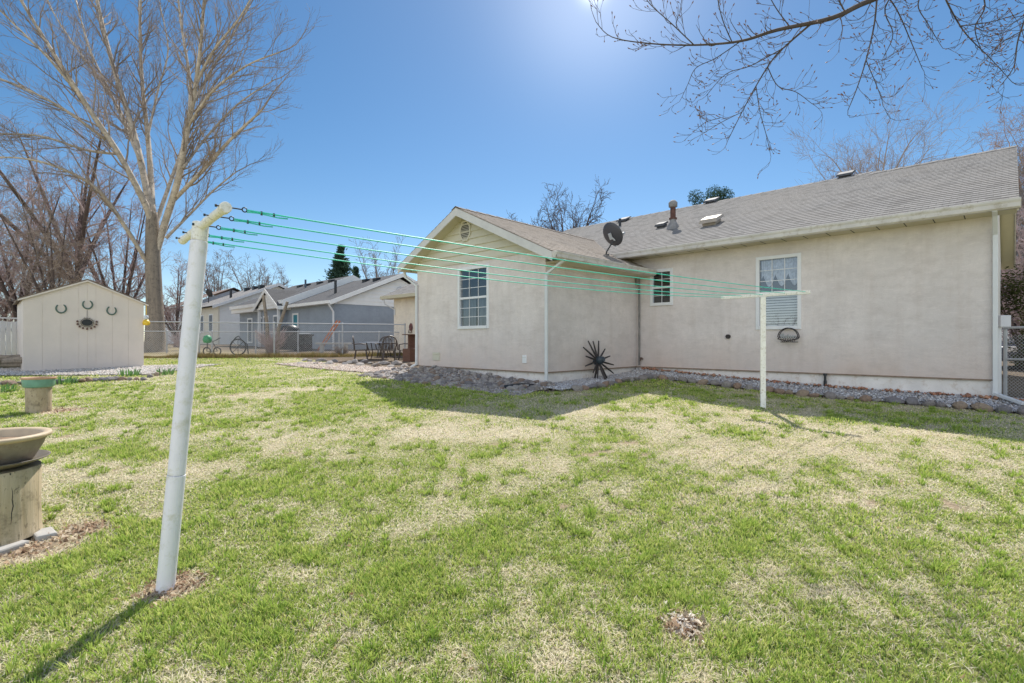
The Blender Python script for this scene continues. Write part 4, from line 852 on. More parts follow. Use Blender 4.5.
# loose rock mound by the gable wall
def mound_h(a, b):   # b measured outwards from gable wall
    return max(0, 0.13*math.exp(-((a-8.9)/1.3)**2)*(1-b/1.25)+0.07*(1-b/1.0))
for k in range(270):
    a = random.uniform(5.75, 10.75); wid = 0.72+0.5*min(1, max(0, (a-5.8)/2.0)); b = random.uniform(0.03, wid); s = random.uniform(.035, .085) if b < wid*.85 else random.uniform(.05, .10)
    p = H(EX-b, a); put_rock(p.x, p.y, gz(p.x, p.y)+mound_h(a, b)+s*.25, s, 'loose grey stone heaped along the foot of the gable wall', 'stones heaped along the gable wall')
def gravel(name, fn, n, label, smin, smax, cols, seed):
    """fn(rs,n) -> x,y,z arrays of stone centres"""
    r = np.random.RandomState(seed); x, y, z = fn(r, n); n = len(x)
    base = np.array([(1, 0, 0), (-1, 0, 0), (0, 1, 0), (0, -1, 0), (0, 0, 1), (0, 0, -1), (.6, .6, .5), (-.6, -.6, .5)], float)[:6]
    tri = np.array([(0, 2, 4), (2, 1, 4), (1, 3, 4), (3, 0, 4), (2, 0, 5), (1, 2, 5), (3, 1, 5), (0, 3, 5)])
    s = smin+(smax-smin)*r.rand(n)**2; an = r.rand(n)*6.28; V = base[None]*(0.7+0.5*r.rand(n, 6, 1))*s[:, None, None]; V[..., 2] *= 0.7
    c, s_ = np.cos(an)[:, None], np.sin(an)[:, None]; X = V[..., 0]*c-V[..., 1]*s_; Y = V[..., 0]*s_+V[..., 1]*c; tl = r.randn(n)[:, None]*.4; Z = V[..., 2]+X*tl
    P = np.stack([X+x[:, None], Y+y[:, None], Z+z[:, None]], -1).reshape(-1, 3); Fc = (np.arange(n)[:, None, None]*6+tri[None]).reshape(-1, 3)
    cc = np.array(cols)[r.randint(0, len(cols), n)]*(.75+.5*r.rand(n, 1)); cc = np.repeat(cc, 6, 0)
    o = np_mesh(name, P, Fc, GM, cc); return tag(o, label, 'gravel', kind='stuff')
GM, gmn, gmb = newmat('gravel_stone'); q_ = gmn.nodes.new('ShaderNodeAttribute'); q_.attribute_name = 'col'; gmn.links.new(q_.outputs[0], gmb.inputs['Base Color']); gmb.inputs['Roughness'].default_value = .9
def strip(a0, a1, b0, b1, lift=0.02):
    def f(r, n):
        a = a0+(a1-a0)*r.rand(n); b = b0+(b1-b0)*r.rand(n); x = P0.x+dR.x*b+dL.x*a; y = P0.y+dR.y*b+dL.y*a; return x, y, gnp(x, y)+lift+.012*r.rand(n)
    return f
greyc = [(.42, .42, .44), (.52, .52, .54), (.34, .33, .35), (.60, .59, .58), (.40, .35, .32)]
def strip_main(r, n):
    x, y, z = strip(-.9, 5.98, -.55, .02)(r, n); b = (x-P0.x)*dR.x+(y-P0.y)*dR.y; return x, y, z+.10*np.clip((b+.5)/.5, 0, 1)
gravel('gravel', strip_main, 9000, 'light grey gravel bed running along the base of the long wall', .012, .032, greyc, 1)
def strip_side(r, n):
    x, y, z = strip(5.38, 6.0, -3.6, -.02)(r, n); return x, y, z+.02
gravel('gravel', strip_side, 7000, 'light grey gravel below the iron spoke ornament', .012, .032, greyc, 2)
def moundf(r, n):
    a = 5.7+5.1*r.rand(n); b = 1.15*r.rand(n); x = P0.x+dR.x*(EX-b)+dL.x*a; y = P0.y+dR.y*(EX-b)+dL.y*a
    h = np.clip(0.13*np.exp(-((a-8.9)/1.3)**2)*(1-b/1.25)+0.07*(1-b/1.0), 0, 1); return x, y, gnp(x, y)+h*r.rand(n)**.3
gravel('rubble', moundf, 11000, 'small grey rubble filling the stone heap by the gable wall', .02, .05, [(.36, .34, .33), (.26, .24, .24), (.44, .40, .36), (.30, .24, .2)], 3)
def redf(r, n):
    a = -.5+6.4*r.rand(n); b = -.02-.12*r.rand(n); x = P0.x+dR.x*b+dL.x*a; y = P0.y+dR.y*b+dL.y*a; return x, y, gnp(x, y)+.13+.02*r.rand(n)
gravel('lava_chips', redf, 240, 'rust red lava rock chips scattered against the foundation', .02, .05, [(.34, .16, .10), (.40, .22, .14)], 4)
def shedf(r, n):
    x = -14+6.6*r.rand(n); y = 11.75+0.9*r.rand(n)+(x+12)*.35; y = np.where(x < -12, 11.75+.9*r.rand(n), y); return x, y, gnp(x, y)+.02+.01*r.rand(n)
def shedf(r, n):
    x = -14+5.3*r.rand(n); y = 11.75+(1.9+.35*(x+12))*r.rand(n)+0.18*(x+12); return x, y, gnp(x, y)+.015+.012*r.rand(n)
gravel('gravel', shedf, 14000, 'pale gravel bed in front of the beige shed', .014, .038, [(.58, .54, .49), (.66, .62, .57), (.46, .42, .38), (.55, .47, .40)], 5)
def cornerf(r, n):
    a = -2.6+1.7*r.rand(n); b = -.55+3*r.rand(n); x = P0.x+dR.x*b+dL.x*a; y = P0.y+dR.y*b+dL.y*a; return x, y, gnp(x, y)+.03+.02*r.rand(n)
gravel('gravel', cornerf, 6000, 'grey gravel beside the gate at the right corner of the house', .014, .04, greyc, 6)
def patiof(r, n):
    a = 10.7+5.4*r.rand(n); b = -3.9+1.35*r.rand(n)-0.35*(a-11)*.2; x = P0.x+dR.x*b+dL.x*a; y = P0.y+dR.y*b+dL.y*a; return x, y, gnp(x, y)+.01+.015*r.rand(n)
gravel('gravel', patiof, 8000, 'pinkish tan gravel strip edging the patio', .015, .045, [(.58, .48, .40), (.50, .42, .36), (.62, .55, .48), (.42, .30, .24)], 7)
for k in range(26):
    u = -8+172*k/25; v = 386.5-5.6*min(1, max(0, u/120))+random.uniform(-.4, .4)
    if u > 150: v = 378-(u-150)*.25
    p = gpt(u, v-0.5); s = random.uniform(.07, .12); put_rock(p.x, p.y, p.z+s*.3, s, 'rounded border stone between the lawn and the shed gravel', 'border stones in front of the shed', EM, 'border_stone')
for k in range(24):
    u = 300+115*k/23; v = 361+5.0*(k/23)+random.uniform(-.6, .6)+(3 if k % 3 == 0 else 0); p = gpt(u, v); s = random.uniform(.09, .17); put_rock(p.x, p.y, p.z+s*.25, s, 'flat stone edging the patio bed behind the lawn', 'stones edging the patio bed', RM, 'border_stone')
for k in range(6):
    p = H(-.75-.12*k, -.5-.22*k+0.0); s = .11; put_rock(p.x, p.y, gz(p.x, p.y)+.04, s, 'reddish edging stone at the right corner of the house', 'edging stones at the right corner', EM, 'edging_stone')
for k in range(22):
    p = SA+dR*(.05+2.4*k/21)-dL*-.0; p = p+outn*.09; s = random.uniform(.05, .075); put_rock(p.x, p.y, .63+s*.2, s, 'small dark stone against the foot of the shed wall', 'stones along the shed foot', RM, 'border_stone')
# log / root pile left of shed
for k in range(9):
    p = gpt(3+random.uniform(-6, 18), 371-random.uniform(0, 4)); m_ = MB(); a = random.uniform(-.5, .5); l = random.uniform(.35, .7); m_.tube([(-l*math.cos(a), -l*math.sin(a), 0), (0, 0, .03), (l*math.cos(a), l*math.sin(a), .02)], [.07, .09, .075], 9)
    o = m_.build('firewood_log', M['bark'], None); o.location = (p.x, p.y, p.z+.07+.08*(k % 3)); tag(o, 'short rough log lying in the brown wood pile left of the shed', 'log', 'logs piled left of the shed')
# bulb leaf clumps
for (u, v, lab) in ((61, 384, 'widest clump of green bulb leaves in the gravel before the shed, left'), (129, 376, 'low clump of green bulb leaves in the gravel by the shed right side'), (165, 375, 'small clump of green bulb leaves among stones beyond the shed corner'), (1, 392, 'small clump of green bulb leaves at the left edge of the gravel')):
    p = gpt(u, v); m_ = MB()
    for k in range(70 if u == 61 else 40):
        a = random.random()*6.28; r = random.random()**.5*(.26 if u == 61 else .2); h = random.uniform(.08, .19); b = random.random()*6.28; x, y = r*math.cos(a), r*math.sin(a); l = h*random.uniform(.2, .7)*1; w_ = .012
        dx, dy = math.cos(a)*l, math.sin(a)*l; px_, py_ = -math.sin(b)*w_, math.cos(b)*w_
        m_.add([(x-px_, y-py_, 0), (x+px_, y+py_, 0), (x+dx*.4+px_, y+dy*.4+py_, h*.7), (x+dx*.4-px_, y+dy*.4-py_, h*.7), (x+dx, y+dy, h)], [(0, 1, 2, 3), (3, 2, 4)])
    o = m_.build('bulb_plant', M['daff'], None); o.location = p; tag(o, lab, 'plant', 'bulb plants by the shed')

# iron spoke ornament by the side wall
hp = H(-1.86, 5.80, 1.01)
sp = thing('spoke_ornament', 'dark iron wagon wheel hub with bare spokes leaning by the side wall', 'garden ornament', hp)
ax_ = (-dL*0.96+Vector((0, 0, .30))-dR*.02).normalized(); u1 = ax_.orthogonal().normalized(); u2 = ax_.cross(u1)
m_ = MB(); m_.tube([-ax_*.10, -ax_*.05, ax_*.06, ax_*.14], [.055, .085, .085, .05], 14); m_.build('hub', plain('blue_black_hub_paint', (0.035, 0.05, 0.065), 0.5, 0.3, 12), sp)
for k in range(14):
    a = 2*math.pi*k/14+.1; d_ = u1*math.cos(a)+u2*math.sin(a)+ax_*random.uniform(-.06, .12); ln = random.uniform(.40, .48); m_ = MB(); m_.tube([d_*.07, d_*(ln*.5), d_*ln], [.017, .019, .012], 6); m_.build('spoke', M['iron'], sp)
m_ = MB(); m_.tube([Vector((0, 0, -.02)), Vector((dL.x*.10, dL.y*.10, -.42))], .02, 6); m_.tube([Vector((0, 0, -.02)), Vector((-dL.x*.22, -dL.y*.22, -.44))], .018, 6); m_.build('stand', M['iron'], sp)

# ------------------------------------------------------------------ patio
m_ = MB(); pz = 0.665; m_.prism([(-2.3, 10.5, .35), (2.28, 10.05, .35), (2.28, 20.2, .35), (-.6, 20.2, .35), (-2.5, 16, .35)], (0, 0, pz-.35)); o = m_.build('patio', M['concrete'], None, bevel=.01); o.location = P0; o.rotation_euler = (0, 0, HROT); tag(o, kind='structure')
def chair(loc_, rz, label, group='patio chairs', first=None):
    if first is not None:
        c = copy_tree(first); c.location = loc_; c.rotation_euler = (0, 0, rz); c['label'] = label; return c
    t = thing('patio_chair', label, 'chair', loc_, rz, group)
    m_ = MB(); m_.tube([(.0, 0, .42), (0, 0, .44)], [.23, .24], 20); m_.build('seat', M['bronze'], t)
    for sx in (-1, 1):
        for sy in (-1, 1): m_ = MB(); m_.tube([(sx*.17, sy*.17, .43), (sx*.2, sy*.2, .2), (sx*.23, sy*.24, 0)], .021, 6); m_.build('leg', M['bronze'], t)
    m_ = MB(); arc = [(.25*math.sin(a), -.22-.06*math.cos(a), .46+.46*math.cos(a)**.6 if math.cos(a) > 0 else .46) for a in [(-math.pi/2)+math.pi*k/14 for k in range(15)]]; m_.tube(arc, .021, 6)
    for k in range(-4, 5): x = k*.05; zt_ = .46+.46*max(.05, math.cos(math.asin(min(1, abs(x)/.25))))**.6; m_.tube([(x, -.21, .44), (x, -.26, zt_-.01)], .012, 4)
    m_.tube([(-.24, -.25, .66), (0, -.30, .68), (.24, -.25, .66)], .016, 5); m_.build('backrest', M['bronze'], t)
    for sx in (-1, 1): m_ = MB(); m_.tube([(sx*.24, -.25, .64), (sx*.28, 0, .66), (sx*.27, .2, .63), (sx*.22, .21, .43)], .020, 6); m_.build('armrest', M['bronze'], t)
    return t
def patio_at(u, d): return Vector(((u-512)/F*d, d, pz))
tb = patio_at(377, 18.4); t = thing('patio_table', 'round dark metal patio table with glass top behind the house corner', 'table', tb)
m_ = MB(); m_.lathe([(0, .72), (.6, .72), (.61, .70), (0, .695)], 0, 0, 36); m_.build('tabletop', M['alu'], t)
for k in range(4): a = math.pi/4+k*math.pi/2; m_ = MB(); m_.tube([(.42*math.cos(a), .42*math.sin(a), .70), (.30*math.cos(a), .30*math.sin(a), .35), (.46*math.cos(a), .46*math.sin(a), 0)], .018, 6); m_.build('leg', M['bronze'], t)
c0 = chair(patio_at(361, 18.0), R(-75), 'bronze patio chair left of the round table, its back to the yard')
chair(patio_at(389, 17.4), R(20), 'bronze patio chair with rounded back in front of the round table', first=c0)
chair(patio_at(405, 18.3), R(100), 'bronze patio chair at the house side of the round table', first=c0)
chair(patio_at(384, 19.4), R(180), 'bronze patio chair behind the round table', first=c0)
q = patio_at(412.5, 17.2); t = thing('storage_cabinet', 'brown wooden cabinet with a shelf beside the patio wall', 'cabinet', q, HROT)
m_ = MB(); m_.box(-.22, .25, -.15, .25, 0, .5); m_.build('body', M['brown'], t, bevel=.01); m_ = MB(); m_.box(-.05, .2, .12, .2, .5, .95); m_.box(-.25, .25, -.05, .24, .95, .98); m_.build('shelf', M['brown'], t)
q = H(WX-.02, 18.72-.45, 2.02); o = thing('wall_plaque', 'small dark red oval plaque on the cream patio wall', 'wall ornament', q, HROT); m_ = MB(); m_.tube([(0, 0, 0), (-.03, 0, 0)], [.17, .13], 16); m_.v = [(x, y*.8, z) for x, y, z in m_.v]; m_.build('plate', plain('red_brown_plaque', (0.14, 0.05, 0.045), 0.5, 0.5, 20), o); m_ = MB(); m_.tube([(-.03, .08, -.10), (-.05, .1, -.24), (-.03, -.08, -.24), (-.03, -.08, -.1)], .02, 5); m_.build('tassel', M['brown'], o)

# ------------------------------------------------------------------ fences
def chain_fence(name, label, A_, B_, h, nposts, zf=None, pitch=0.075, wire=0.004, cat='fence', group=None, rail=0.02):
    A_, B_ = Vector((*A_, 0)), Vector((*B_, 0)); Lh = (B_-A_).length; an = math.atan2(B_.y-A_.y, B_.x-A_.x); t = thing(name, label, cat, A_, an, group)
    zt_ = zf if zf else (lambda s: gz(*(A_+(B_-A_)*(s/Lh)).to_2d())+h)
    for k in range(nposts+1):
        s = Lh*k/nposts; z0 = gz(*(A_+(B_-A_)*(s/Lh)).to_2d()); m_ = MB(); m_.tube([(s, 0, z0-.1), (s, 0, zt_(s)+.03)], .028, 8); m_.tube([(s, 0, zt_(s)+.03), (s, 0, zt_(s)+.06)], [.032, .01], 8); m_.build('post', M['galv'], t)
    m_ = MB(); n = 12; m_.tube([(Lh*k/n, -.035, zt_(Lh*k/n)) for k in range(n+1)], rail, 8); m_.build('top_rail', M['galv'], t)
    m_ = MB(); z0 = min(gz(*A_.to_2d()), gz(*B_.to_2d()))+.02; hh = h-.04; s = -hh
    while s < Lh:
        for dr in (1, -1):
            s0, s1 = s, s+hh
            a0 = max(0, s0); a1 = min(Lh, s1)
            if a1 <= a0: continue
            f = lambda q: (q-s0)/hh*hh if dr == 1 else hh-(q-s0)
            pa, pb = Vector((a0, -.03-.003*dr, z0+f(a0))), Vector((a1, -.03-.003*dr, z0+f(a1))); nn = Vector((0, 0, 1)) * wire*.7
            m_.quad(pa-nn, pb-nn, pb+nn, pa+nn)
        s += pitch
    m_.build('wire_mesh', M['galv'], t); return t
chain_fence('chain_link_fence', 'long galvanised chain link fence along the back of the lawn', (-13.2, 17.2), (-4.3, 20.7), 1.18, 4, zf=lambda s: 2.075)
chain_fence('chain_link_fence', 'lower chain link fence of the neighbouring yard, seen through the back fence', (-15.6, 20.5), (-4.2, 22.9), 0.86, 7, zf=lambda s: 1.81)
# white board fence at far left
wf = thing('board_fence', 'white vertical board fence running back from the left edge', 'fence', (-14.8, 12.7, 0), math.atan2(3.9, -.55+0.9))
Lw = 4.4; m_ = MB(); s = 0
while s < Lw:
    if not (1.5 < s < 1.62): m_.box(s, s+.13, -.012, .012, .80, 2.0+.02*math.sin(s*5))
    s += .155
m_.build('boards', M['white'], wf); m_ = MB(); m_.box(0, Lw, .014, .05, 1.0, 1.09); m_.box(0, Lw, .014, .05, 1.7, 1.79); m_.box(0, Lw, -.03, .03, 2.06, 2.1); m_.build('rail', M['white'], wf)
for k in range(4): m_ = MB(); m_.box(k*1.45, k*1.45+.1, -.08, .02, .6, 2.1); m_.build('post', M['white'], wf)
# gate at the right corner
ga = H(0.9, -.12); gb2 = H(0.3, -1.4)
gt = chain_fence('chain_link_gate', 'chain link gate between the house corner and the shrubs at right', (ga.x, ga.y), (gb2.x, gb2.y), 1.15, 1, zf=lambda s: 1.62, pitch=.05, cat='gate')
m_ = MB(); m_.tube([(0.04, -.035, 1.12), (1.38, -.035, 1.12)], .018, 8); m_.tube([(0.04, -.035, .50), (1.38, -.035, .50)], .018, 8); m_.build('rail', M['galv'], gt)
q = H(0.35, -.05); o = thing('meter_conduit', 'white vertical conduit with grey box at the right end of the house', 'conduit', (q.x, q.y, 0)); m_ = MB(); m_.tube([(0, 0, .4), (0, 0, 1.62)], .035, 10); m_.build('pipe', M['downspout'], o); m_ = MB(); m_.box(-.06, .1, -.1, .08, 1.62, 1.80); m_.build('box', M['sash'], o, bevel=.008); m_ = MB(); m_.tube([(-.03, 0.02, 1.8), (-.03, .02, 2.6)], .02, 8); m_.build('riser', M['downspout'], o)

# ------------------------------------------------------------------ neighbour houses
NO = Vector((-8.99, 26, 0)); nb = thing('neighbour_house', 'blue grey stucco house with white gables beyond the chain link fence', 'house', NO, HROT)
nze, nzb, nW = 3.32, 0.7, 7.8; ns = (5.17-3.42)/(nW/2+.35); ncs = 1/math.hypot(1, ns); NL1, NL2 = 5.3, 13.6
def px_on_nb(u, off=0): 
    d = Vector(((u-512)/F, 1, 0)); n_ = dR; t = (NO+dR*off).dot(n_)/d.dot(n_); return (d*t-NO).dot(dL)
wins = []
m_ = MB(); m_.box(0, .15, 0, NL2, nzb, nze); m_.box(.15, nW, 0, .15, nzb, nze); m_.box(.15, nW, NL2-.15, NL2, nzb, nze); m_.box(nW, nW+.1, 0, NL2, nzb, nze); m_.build('wall', M['bluestucco'], nb)
ov = .35; e_ = nW/2+ov; zr1 = 3.44
m_ = MB(); lap_siding_gable(m_, 0, -.02, nW+.02, nze, nze+ns*(nW/2)-.02, nW/2, -1, .2, axis='y'); m_.build('gable_siding', M['whitesiding'], nb)
m_ = MB(); m_.add([(-ov, -.3, zr1), (nW/2, -.3, zr1+ns*e_), (nW/2, NL1, zr1+ns*e_), (-ov, NL1, zr1), (nW+ov, -.3, zr1), (nW+ov, NL1, zr1)], [(0, 1, 2, 3), (1, 4, 5, 2)])
h2 = .38; m_.add([(-ov-.1, NL1-.1, zr1+.34), (nW/2, NL1-.1, zr1+h2+ns*e_), (nW/2, NL2+.3, zr1+h2+ns*e_), (-ov-.1, NL2+.3, zr1+.34), (nW+ov, NL1-.1, zr1+h2), (nW+ov, NL2+.3, zr1+h2)], [(0, 1, 2, 3), (1, 4, 5, 2)]); m_.build('roof', M['roofn'], nb)
m_ = MB(); dn = Vector((0, 0, -.22))
for (x0, y_, z0_, x1, z1_) in ((-ov, -.33, zr1, nW/2, zr1+ns*e_), (nW+ov, -.33, zr1, nW/2, zr1+ns*e_), (-ov-.1, NL1-.14, zr1+.34, nW/2, zr1+h2+ns*e_), (nW+ov, NL1-.14, zr1+h2, nW/2, zr1+h2+ns*e_)):
    a = Vector((x0, y_, z0_+.01)); b = Vector((x1, y_, z1_+.01)); dd_ = dn if y_ < 0 else dn*1.95; m_.prism([a, b, b+dd_, a+dd_], (0, .035, 0))
m_.box(-ov-.1, -ov, -.3, NL1-.16, zr1-.14, zr1+.01); m_.box(-ov-.2, -ov-.1, NL1-.1, NL2+.3, zr1+.12, zr1+.33); m_.box(-ov-.09, -ov+.2, NL1-.1, NL2+.3, zr1-.14, zr1+.3); m_.box(-ov, 0, -.3, NL2, nze-.01, nze+.02)
m_.build('fascia', M['whitesiding'], nb)
m_ = MB(); c = (nW/2, -.03, nze+ns*nW/2-.75); m_.tube([c, (c[0], -.08, c[2])], .3, 8); m_.build('gable_vent', M['sash'], nb)
m_ = rect_spout([(-ov-.05, -.15, zr1-.12), (-.08, -.1, zr1-.55), (-.08, -.1, .9)], .11, .09); m_.build('downspout', M['white'], nb)
def nb_win(u0, u1, z0, z1, name='window', pm=None, xx=-.02):
    a, b = px_on_nb(u1), px_on_nb(u0); m_ = MB(); m_.box(xx-.03, xx, a, a+.12, z0, z1); m_.box(xx-.03, xx, b-.12, b, z0, z1); m_.box(xx-.03, xx, a+.12, b-.12, z0, z0+.1); m_.box(xx-.03, xx, a+.12, b-.12, z1-.1, z1); o = m_.build(name, M['white'], nb)
    m_ = MB(); m_.quad((xx-.005, a+.1, z0+.08), (xx-.005, b-.1, z0+.08), (xx-.005, b-.1, z1-.08), (xx-.005, a+.1, z1-.08)); m_.build('pane', pm or M['drape'], o)
nb_win(293, 299, 1.0, 3.0, 'door', M['teal']); nb_win(248, 253, 1.3, 2.95); nb_win(258.5, 263.5, 1.3, 2.95)
# porch gable
pf = -.75; py0, py1 = px_on_nb(275, -.75), px_on_nb(255, -.75); pa_ = (py0+py1)/2
m_ = MB(); rise = 1.1; pz0 = 3.42; y0_, y1_ = py0-.35, py1+.35; 
m_.add([(pf, y0_, pz0), (2.2, y0_, pz0), (2.2, pa_, pz0+rise), (pf, pa_, pz0+rise), (pf, y1_, pz0), (2.2, y1_, pz0)], [(0, 1, 2, 3), (3, 2, 5, 4)]); m_.build('porch_roof', M['roofn_e'], nb)
m_ = MB()
for yy in (y0_, y1_): a = Vector((pf-.02, yy, pz0)); b = Vector((pf-.02, pa_, pz0+rise)); m_.prism([a, b, b+dn, a+dn], (.03, 0, 0))
m_.box(pf, 0, y0_-.06, y0_, pz0-.2, pz0); m_.box(pf, 0, y1_, y1_+.06, pz0-.2, pz0); m_.build('porch_fascia', M['whitesiding'], nb)
m_ = MB(); lap_siding_gable(m_, pf+.15, y0_+.3, y1_-.3, pz0-.1, pz0+rise-.2, pa_, -1, .18); m_.build('porch_gable', M['whitesiding'], nb)
m_ = MB(); m_.box(pf+.16, pf+.3, py0, py0+.12, nzb, nze); m_.box(pf+.16, pf+.3, py1-.12, py1, nzb, nze); m_.build('porch_post', M['white'], nb)
m_ = MB(); m_.box(pf+.35, 0, py0+.2, py1-.1, nzb, nze); m_.build('porch_wall', M['bluestucco'], nb)
xw = pf+.33
for (k0, k1) in ((.12, .36), (.6, .85)):
    a, b = py0+(py1-py0)*k0, py0+(py1-py0)*k1; m_ = MB(); m_.box(xw-.02, xw+.02, a, b, 1.5, 2.95); o = m_.build('window', M['white'], nb); m_ = MB(); m_.quad((xw-.024, a+.1, 1.6), (xw-.024, b-.1, 1.6), (xw-.024, b-.1, 2.85), (xw-.024, a+.1, 2.85)); m_.build('pane', M['drape'], o)
for (y_, x_) in ((.9, 3.0), (2.4, 3.2), (6.0, 2.9), (7.6, 2.9), (9.4, 2.9), (10.6, 2.9)):
    z_ = zr1+ns*(x_+ov)+(0 if y_ < NL1 else .36); m_ = MB(); m_.prism([(x_-.15, y_-.18, z_-.1), (x_+.15, y_-.18, z_-.05), (x_+.15, y_+.18, z_-.05), (x_-.15, y_+.18, z_-.1)], (-.03, 0, .20)); m_.build('roof_vent', M['black'], nb)
m_ = MB(); m_.tube([(1.1, 2.0, 3.9), (1.1, 2.0, 4.75)], .07, 10); m_.build('flue_pipe', M['black'], nb)
m_ = MB(); m_.tube([(2.2, 8.2, 4.3), (2.2, 8.2, 5.4)], .06, 10); m_.build('flue_pipe', plain('blue_steel_flue', (.08, .12, .16), .5, .1, 4), nb)
# white house farther left
WO = pix(218, 341.5, 40); WO.z = 0; wh = thing('white_house', 'white sided house with grey roof, farthest along the left of the grey house', 'house', WO, HROT)
m_ = MB(); m_.box(.12, 9, 0, .12, .9, 4.15); m_.box(.12, 9, 9.9, 10, .9, 4.15); m_.box(9, 9.1, 0, 10, .9, 4.15); lap_siding_gable(m_, 0, 0, 9, 4.15, 4.15+4.5*.42, 4.5, -1, .22, axis='y'); m_.build('wall', M['whitesiding'], wh)
m_ = MB(); m_.box(0, .12, 0, 10, .9, 4.15); m_.build('side_wall', plain('cream_side_wall', (0.74, 0.68, 0.56), .7, .05, 3), wh)
m_ = MB(); m_.add([(-.5, -.4, 4.15), (4.5, -.4, 6.25), (4.5, 10.4, 6.25), (-.5, 10.4, 4.15), (9.5, -.4, 4.15), (9.5, 10.4, 4.15)], [(0, 1, 2, 3), (1, 4, 5, 2)]); m_.build('roof', M['roof'], wh)
m_ = MB()
for x0 in (-.5, 9.5): a = Vector((x0, -.45, 4.16)); b = Vector((4.5, -.45, 6.26)); m_.prism([a, b, b+dn, a+dn], (0, .04, 0))
m_.build('fascia', M['white'], wh)
for (a, b) in ((1.2, 2.2), (3.6, 4.5), (7, 8)):
    m_ = MB(); m_.box(-.04, -.001, a, b, 2.1, 3.6); o = m_.build('window', M['white'], wh); m_ = MB(); m_.quad((-.045, a+.1, 2.2), (-.045, b-.1, 2.2), (-.045, b-.1, 3.5), (-.045, a+.1, 3.5)); m_.build('pane', M['drape'], o)
for y_, x_ in ((1, 3.6), (3, 3.8), (5, 3.8)): z_ = 4.15+.42*(x_+.5); m_ = MB(); m_.box(x_-.2, x_+.2, y_-.2, y_+.2, z_-.1, z_+.25); m_.build('roof_vent', M['black'], wh)
m_ = MB(); m_.tube([(1.6, 2.2, 5), (1.6, 2.2, 5.7)], .10, 8); m_.build('flue_pipe', M['black'], wh)
q = WO+dR*1.0+dL*6.0+Vector((0, 0, 4.9)); o = thing('satellite_dish', 'small dark satellite dish on the roof of the distant white house', 'satellite dish', q); m_ = MB(); m_.tube([(0, 0, -.3), (0, 0, .5)], .04, 6); m_.build('mast', M['black'], o); m_ = MB(); m_.tube([(0, -.05, .7), (.05, .05, .75)], [.30, .38], 16); m_.build('reflector', M['black'], o)
# third house, mostly behind the cottonwood
TO = pix(184, 341.5, 46); TO.z = 0; th = thing('distant_house', 'pale grey house glimpsed behind the cottonwood trunk', 'house', TO, HROT)
m_ = MB(); m_.box(0, 8, 0, .1, .9, 4.6); m_.box(0, .1, .1, 7, .9, 4.6); lap_siding_gable(m_, 0, 0, 8, 4.6, 6.3, 4, -1, .25, axis='y'); m_.build('wall', M['sash'], th)
m_ = MB(); m_.add([(-.5, -.4, 4.5), (4, -.4, 6.5), (4, 7.4, 6.5), (-.5, 7.4, 4.5), (8.5, -.4, 4.5), (8.5, 7.4, 4.5)], [(0, 1, 2, 3), (1, 4, 5, 2)]); m_.build('roof', M['brick'], th)
m_ = MB(); m_.box(-.04, -.001, 1.5, 2.8, 2.6, 3.7); o = m_.build('window', M['white'], th); m_ = MB(); m_.quad((-.045, 1.6, 2.7), (-.045, 2.7, 2.7), (-.045, 2.7, 3.6), (-.045, 1.6, 3.6)); m_.build('pane', M['drape'], o)

# yard things beyond the fence
q = gpt(320, 349); q = pix(319, 341.5, 24.8); gzq = gz(q.x, q.y); o = thing('ladder', 'orange and silver ladder leaning against the grey neighbour house', 'ladder', (q.x, q.y, gzq), HROT)
def ladder_part(mb, x):
    pass
for sx, nm in ((-.22, 'side_rail'), (.22, 'side_rail')): m_ = MB(); m_.tube([(sx*.7, sx*.7, 0), (.75+sx*.7, -.5+sx*.7, 1.45)], .04, 4); m_.build(nm, M['orange'], o)
m_ = MB()
for k in range(7): f = (k+.5)/7; m_.tube([(.75*f-.15, -.5*f-.15, 1.45*f), (.75*f+.15, -.5*f+.15, 1.45*f)], .022, 6)
m_.build('rungs', M['alu'], o)
q = pix(238, 341.5, 19.6); q.z = gz(q.x, q.y); o = thing('wheel_ornament', 'black metal wheel shaped trellis with pointed top in the neighbouring yard', 'garden ornament', q)
m_ = MB(); m_.tube([(.3*math.cos(a), 0, .32+.3*math.sin(a)) for a in [2*math.pi*k/24 for k in range(25)]], .025, 6); m_.build('rim', M['black'], o); m_ = MB()
for k in range(8): a = math.pi*k/4; m_.tube([(0, 0, .32), (.3*math.cos(a), 0, .32+.3*math.sin(a))], .01, 4)
m_.build('spoke', M['black'], o); m_ = MB(); m_.tube([(-.3, .02, .4), (-.1, .02, .68), (.02, .02, .74), (.1, .02, .62), (.34, .02, .42), (.38, .02, .05)], .022, 5); m_.build('hood', M['black'], o)
q = pix(210, 341.5, 19.8); q.z = gz(q.x, q.y); o = thing('garden_cart', 'green topped garden cart on black wheels in the neighbouring yard', 'cart', q)
m_ = MB(); m_.lathe([(0, .45), (.13, .47), (.16, .58), (.12, .72), (0, .76)], -.1, 0, 14); m_.build('tank', M['greenplastic'], o, smooth=True)
for sx in (-.12, .28): m_ = MB(); m_.tube([(sx+.14*math.cos(a), 0, .14+.14*math.sin(a)) for a in [2*math.pi*k/16 for k in range(17)]], .022, 5); m_.build('wheel', M['black'], o)
m_ = MB(); m_.tube([(-.1, 0, .46), (-.12, 0, .14), (.28, 0, .14), (.1, 0, .5), (.4, 0, .65)], .018, 5); m_.build('frame', M['black'], o)
q = pix(289, 341.5, 23.6); q.z = gz(q.x, q.y); o = thing('barbecue_grill', 'covered black barbecue grill by the neighbour door', 'grill', q, .3)
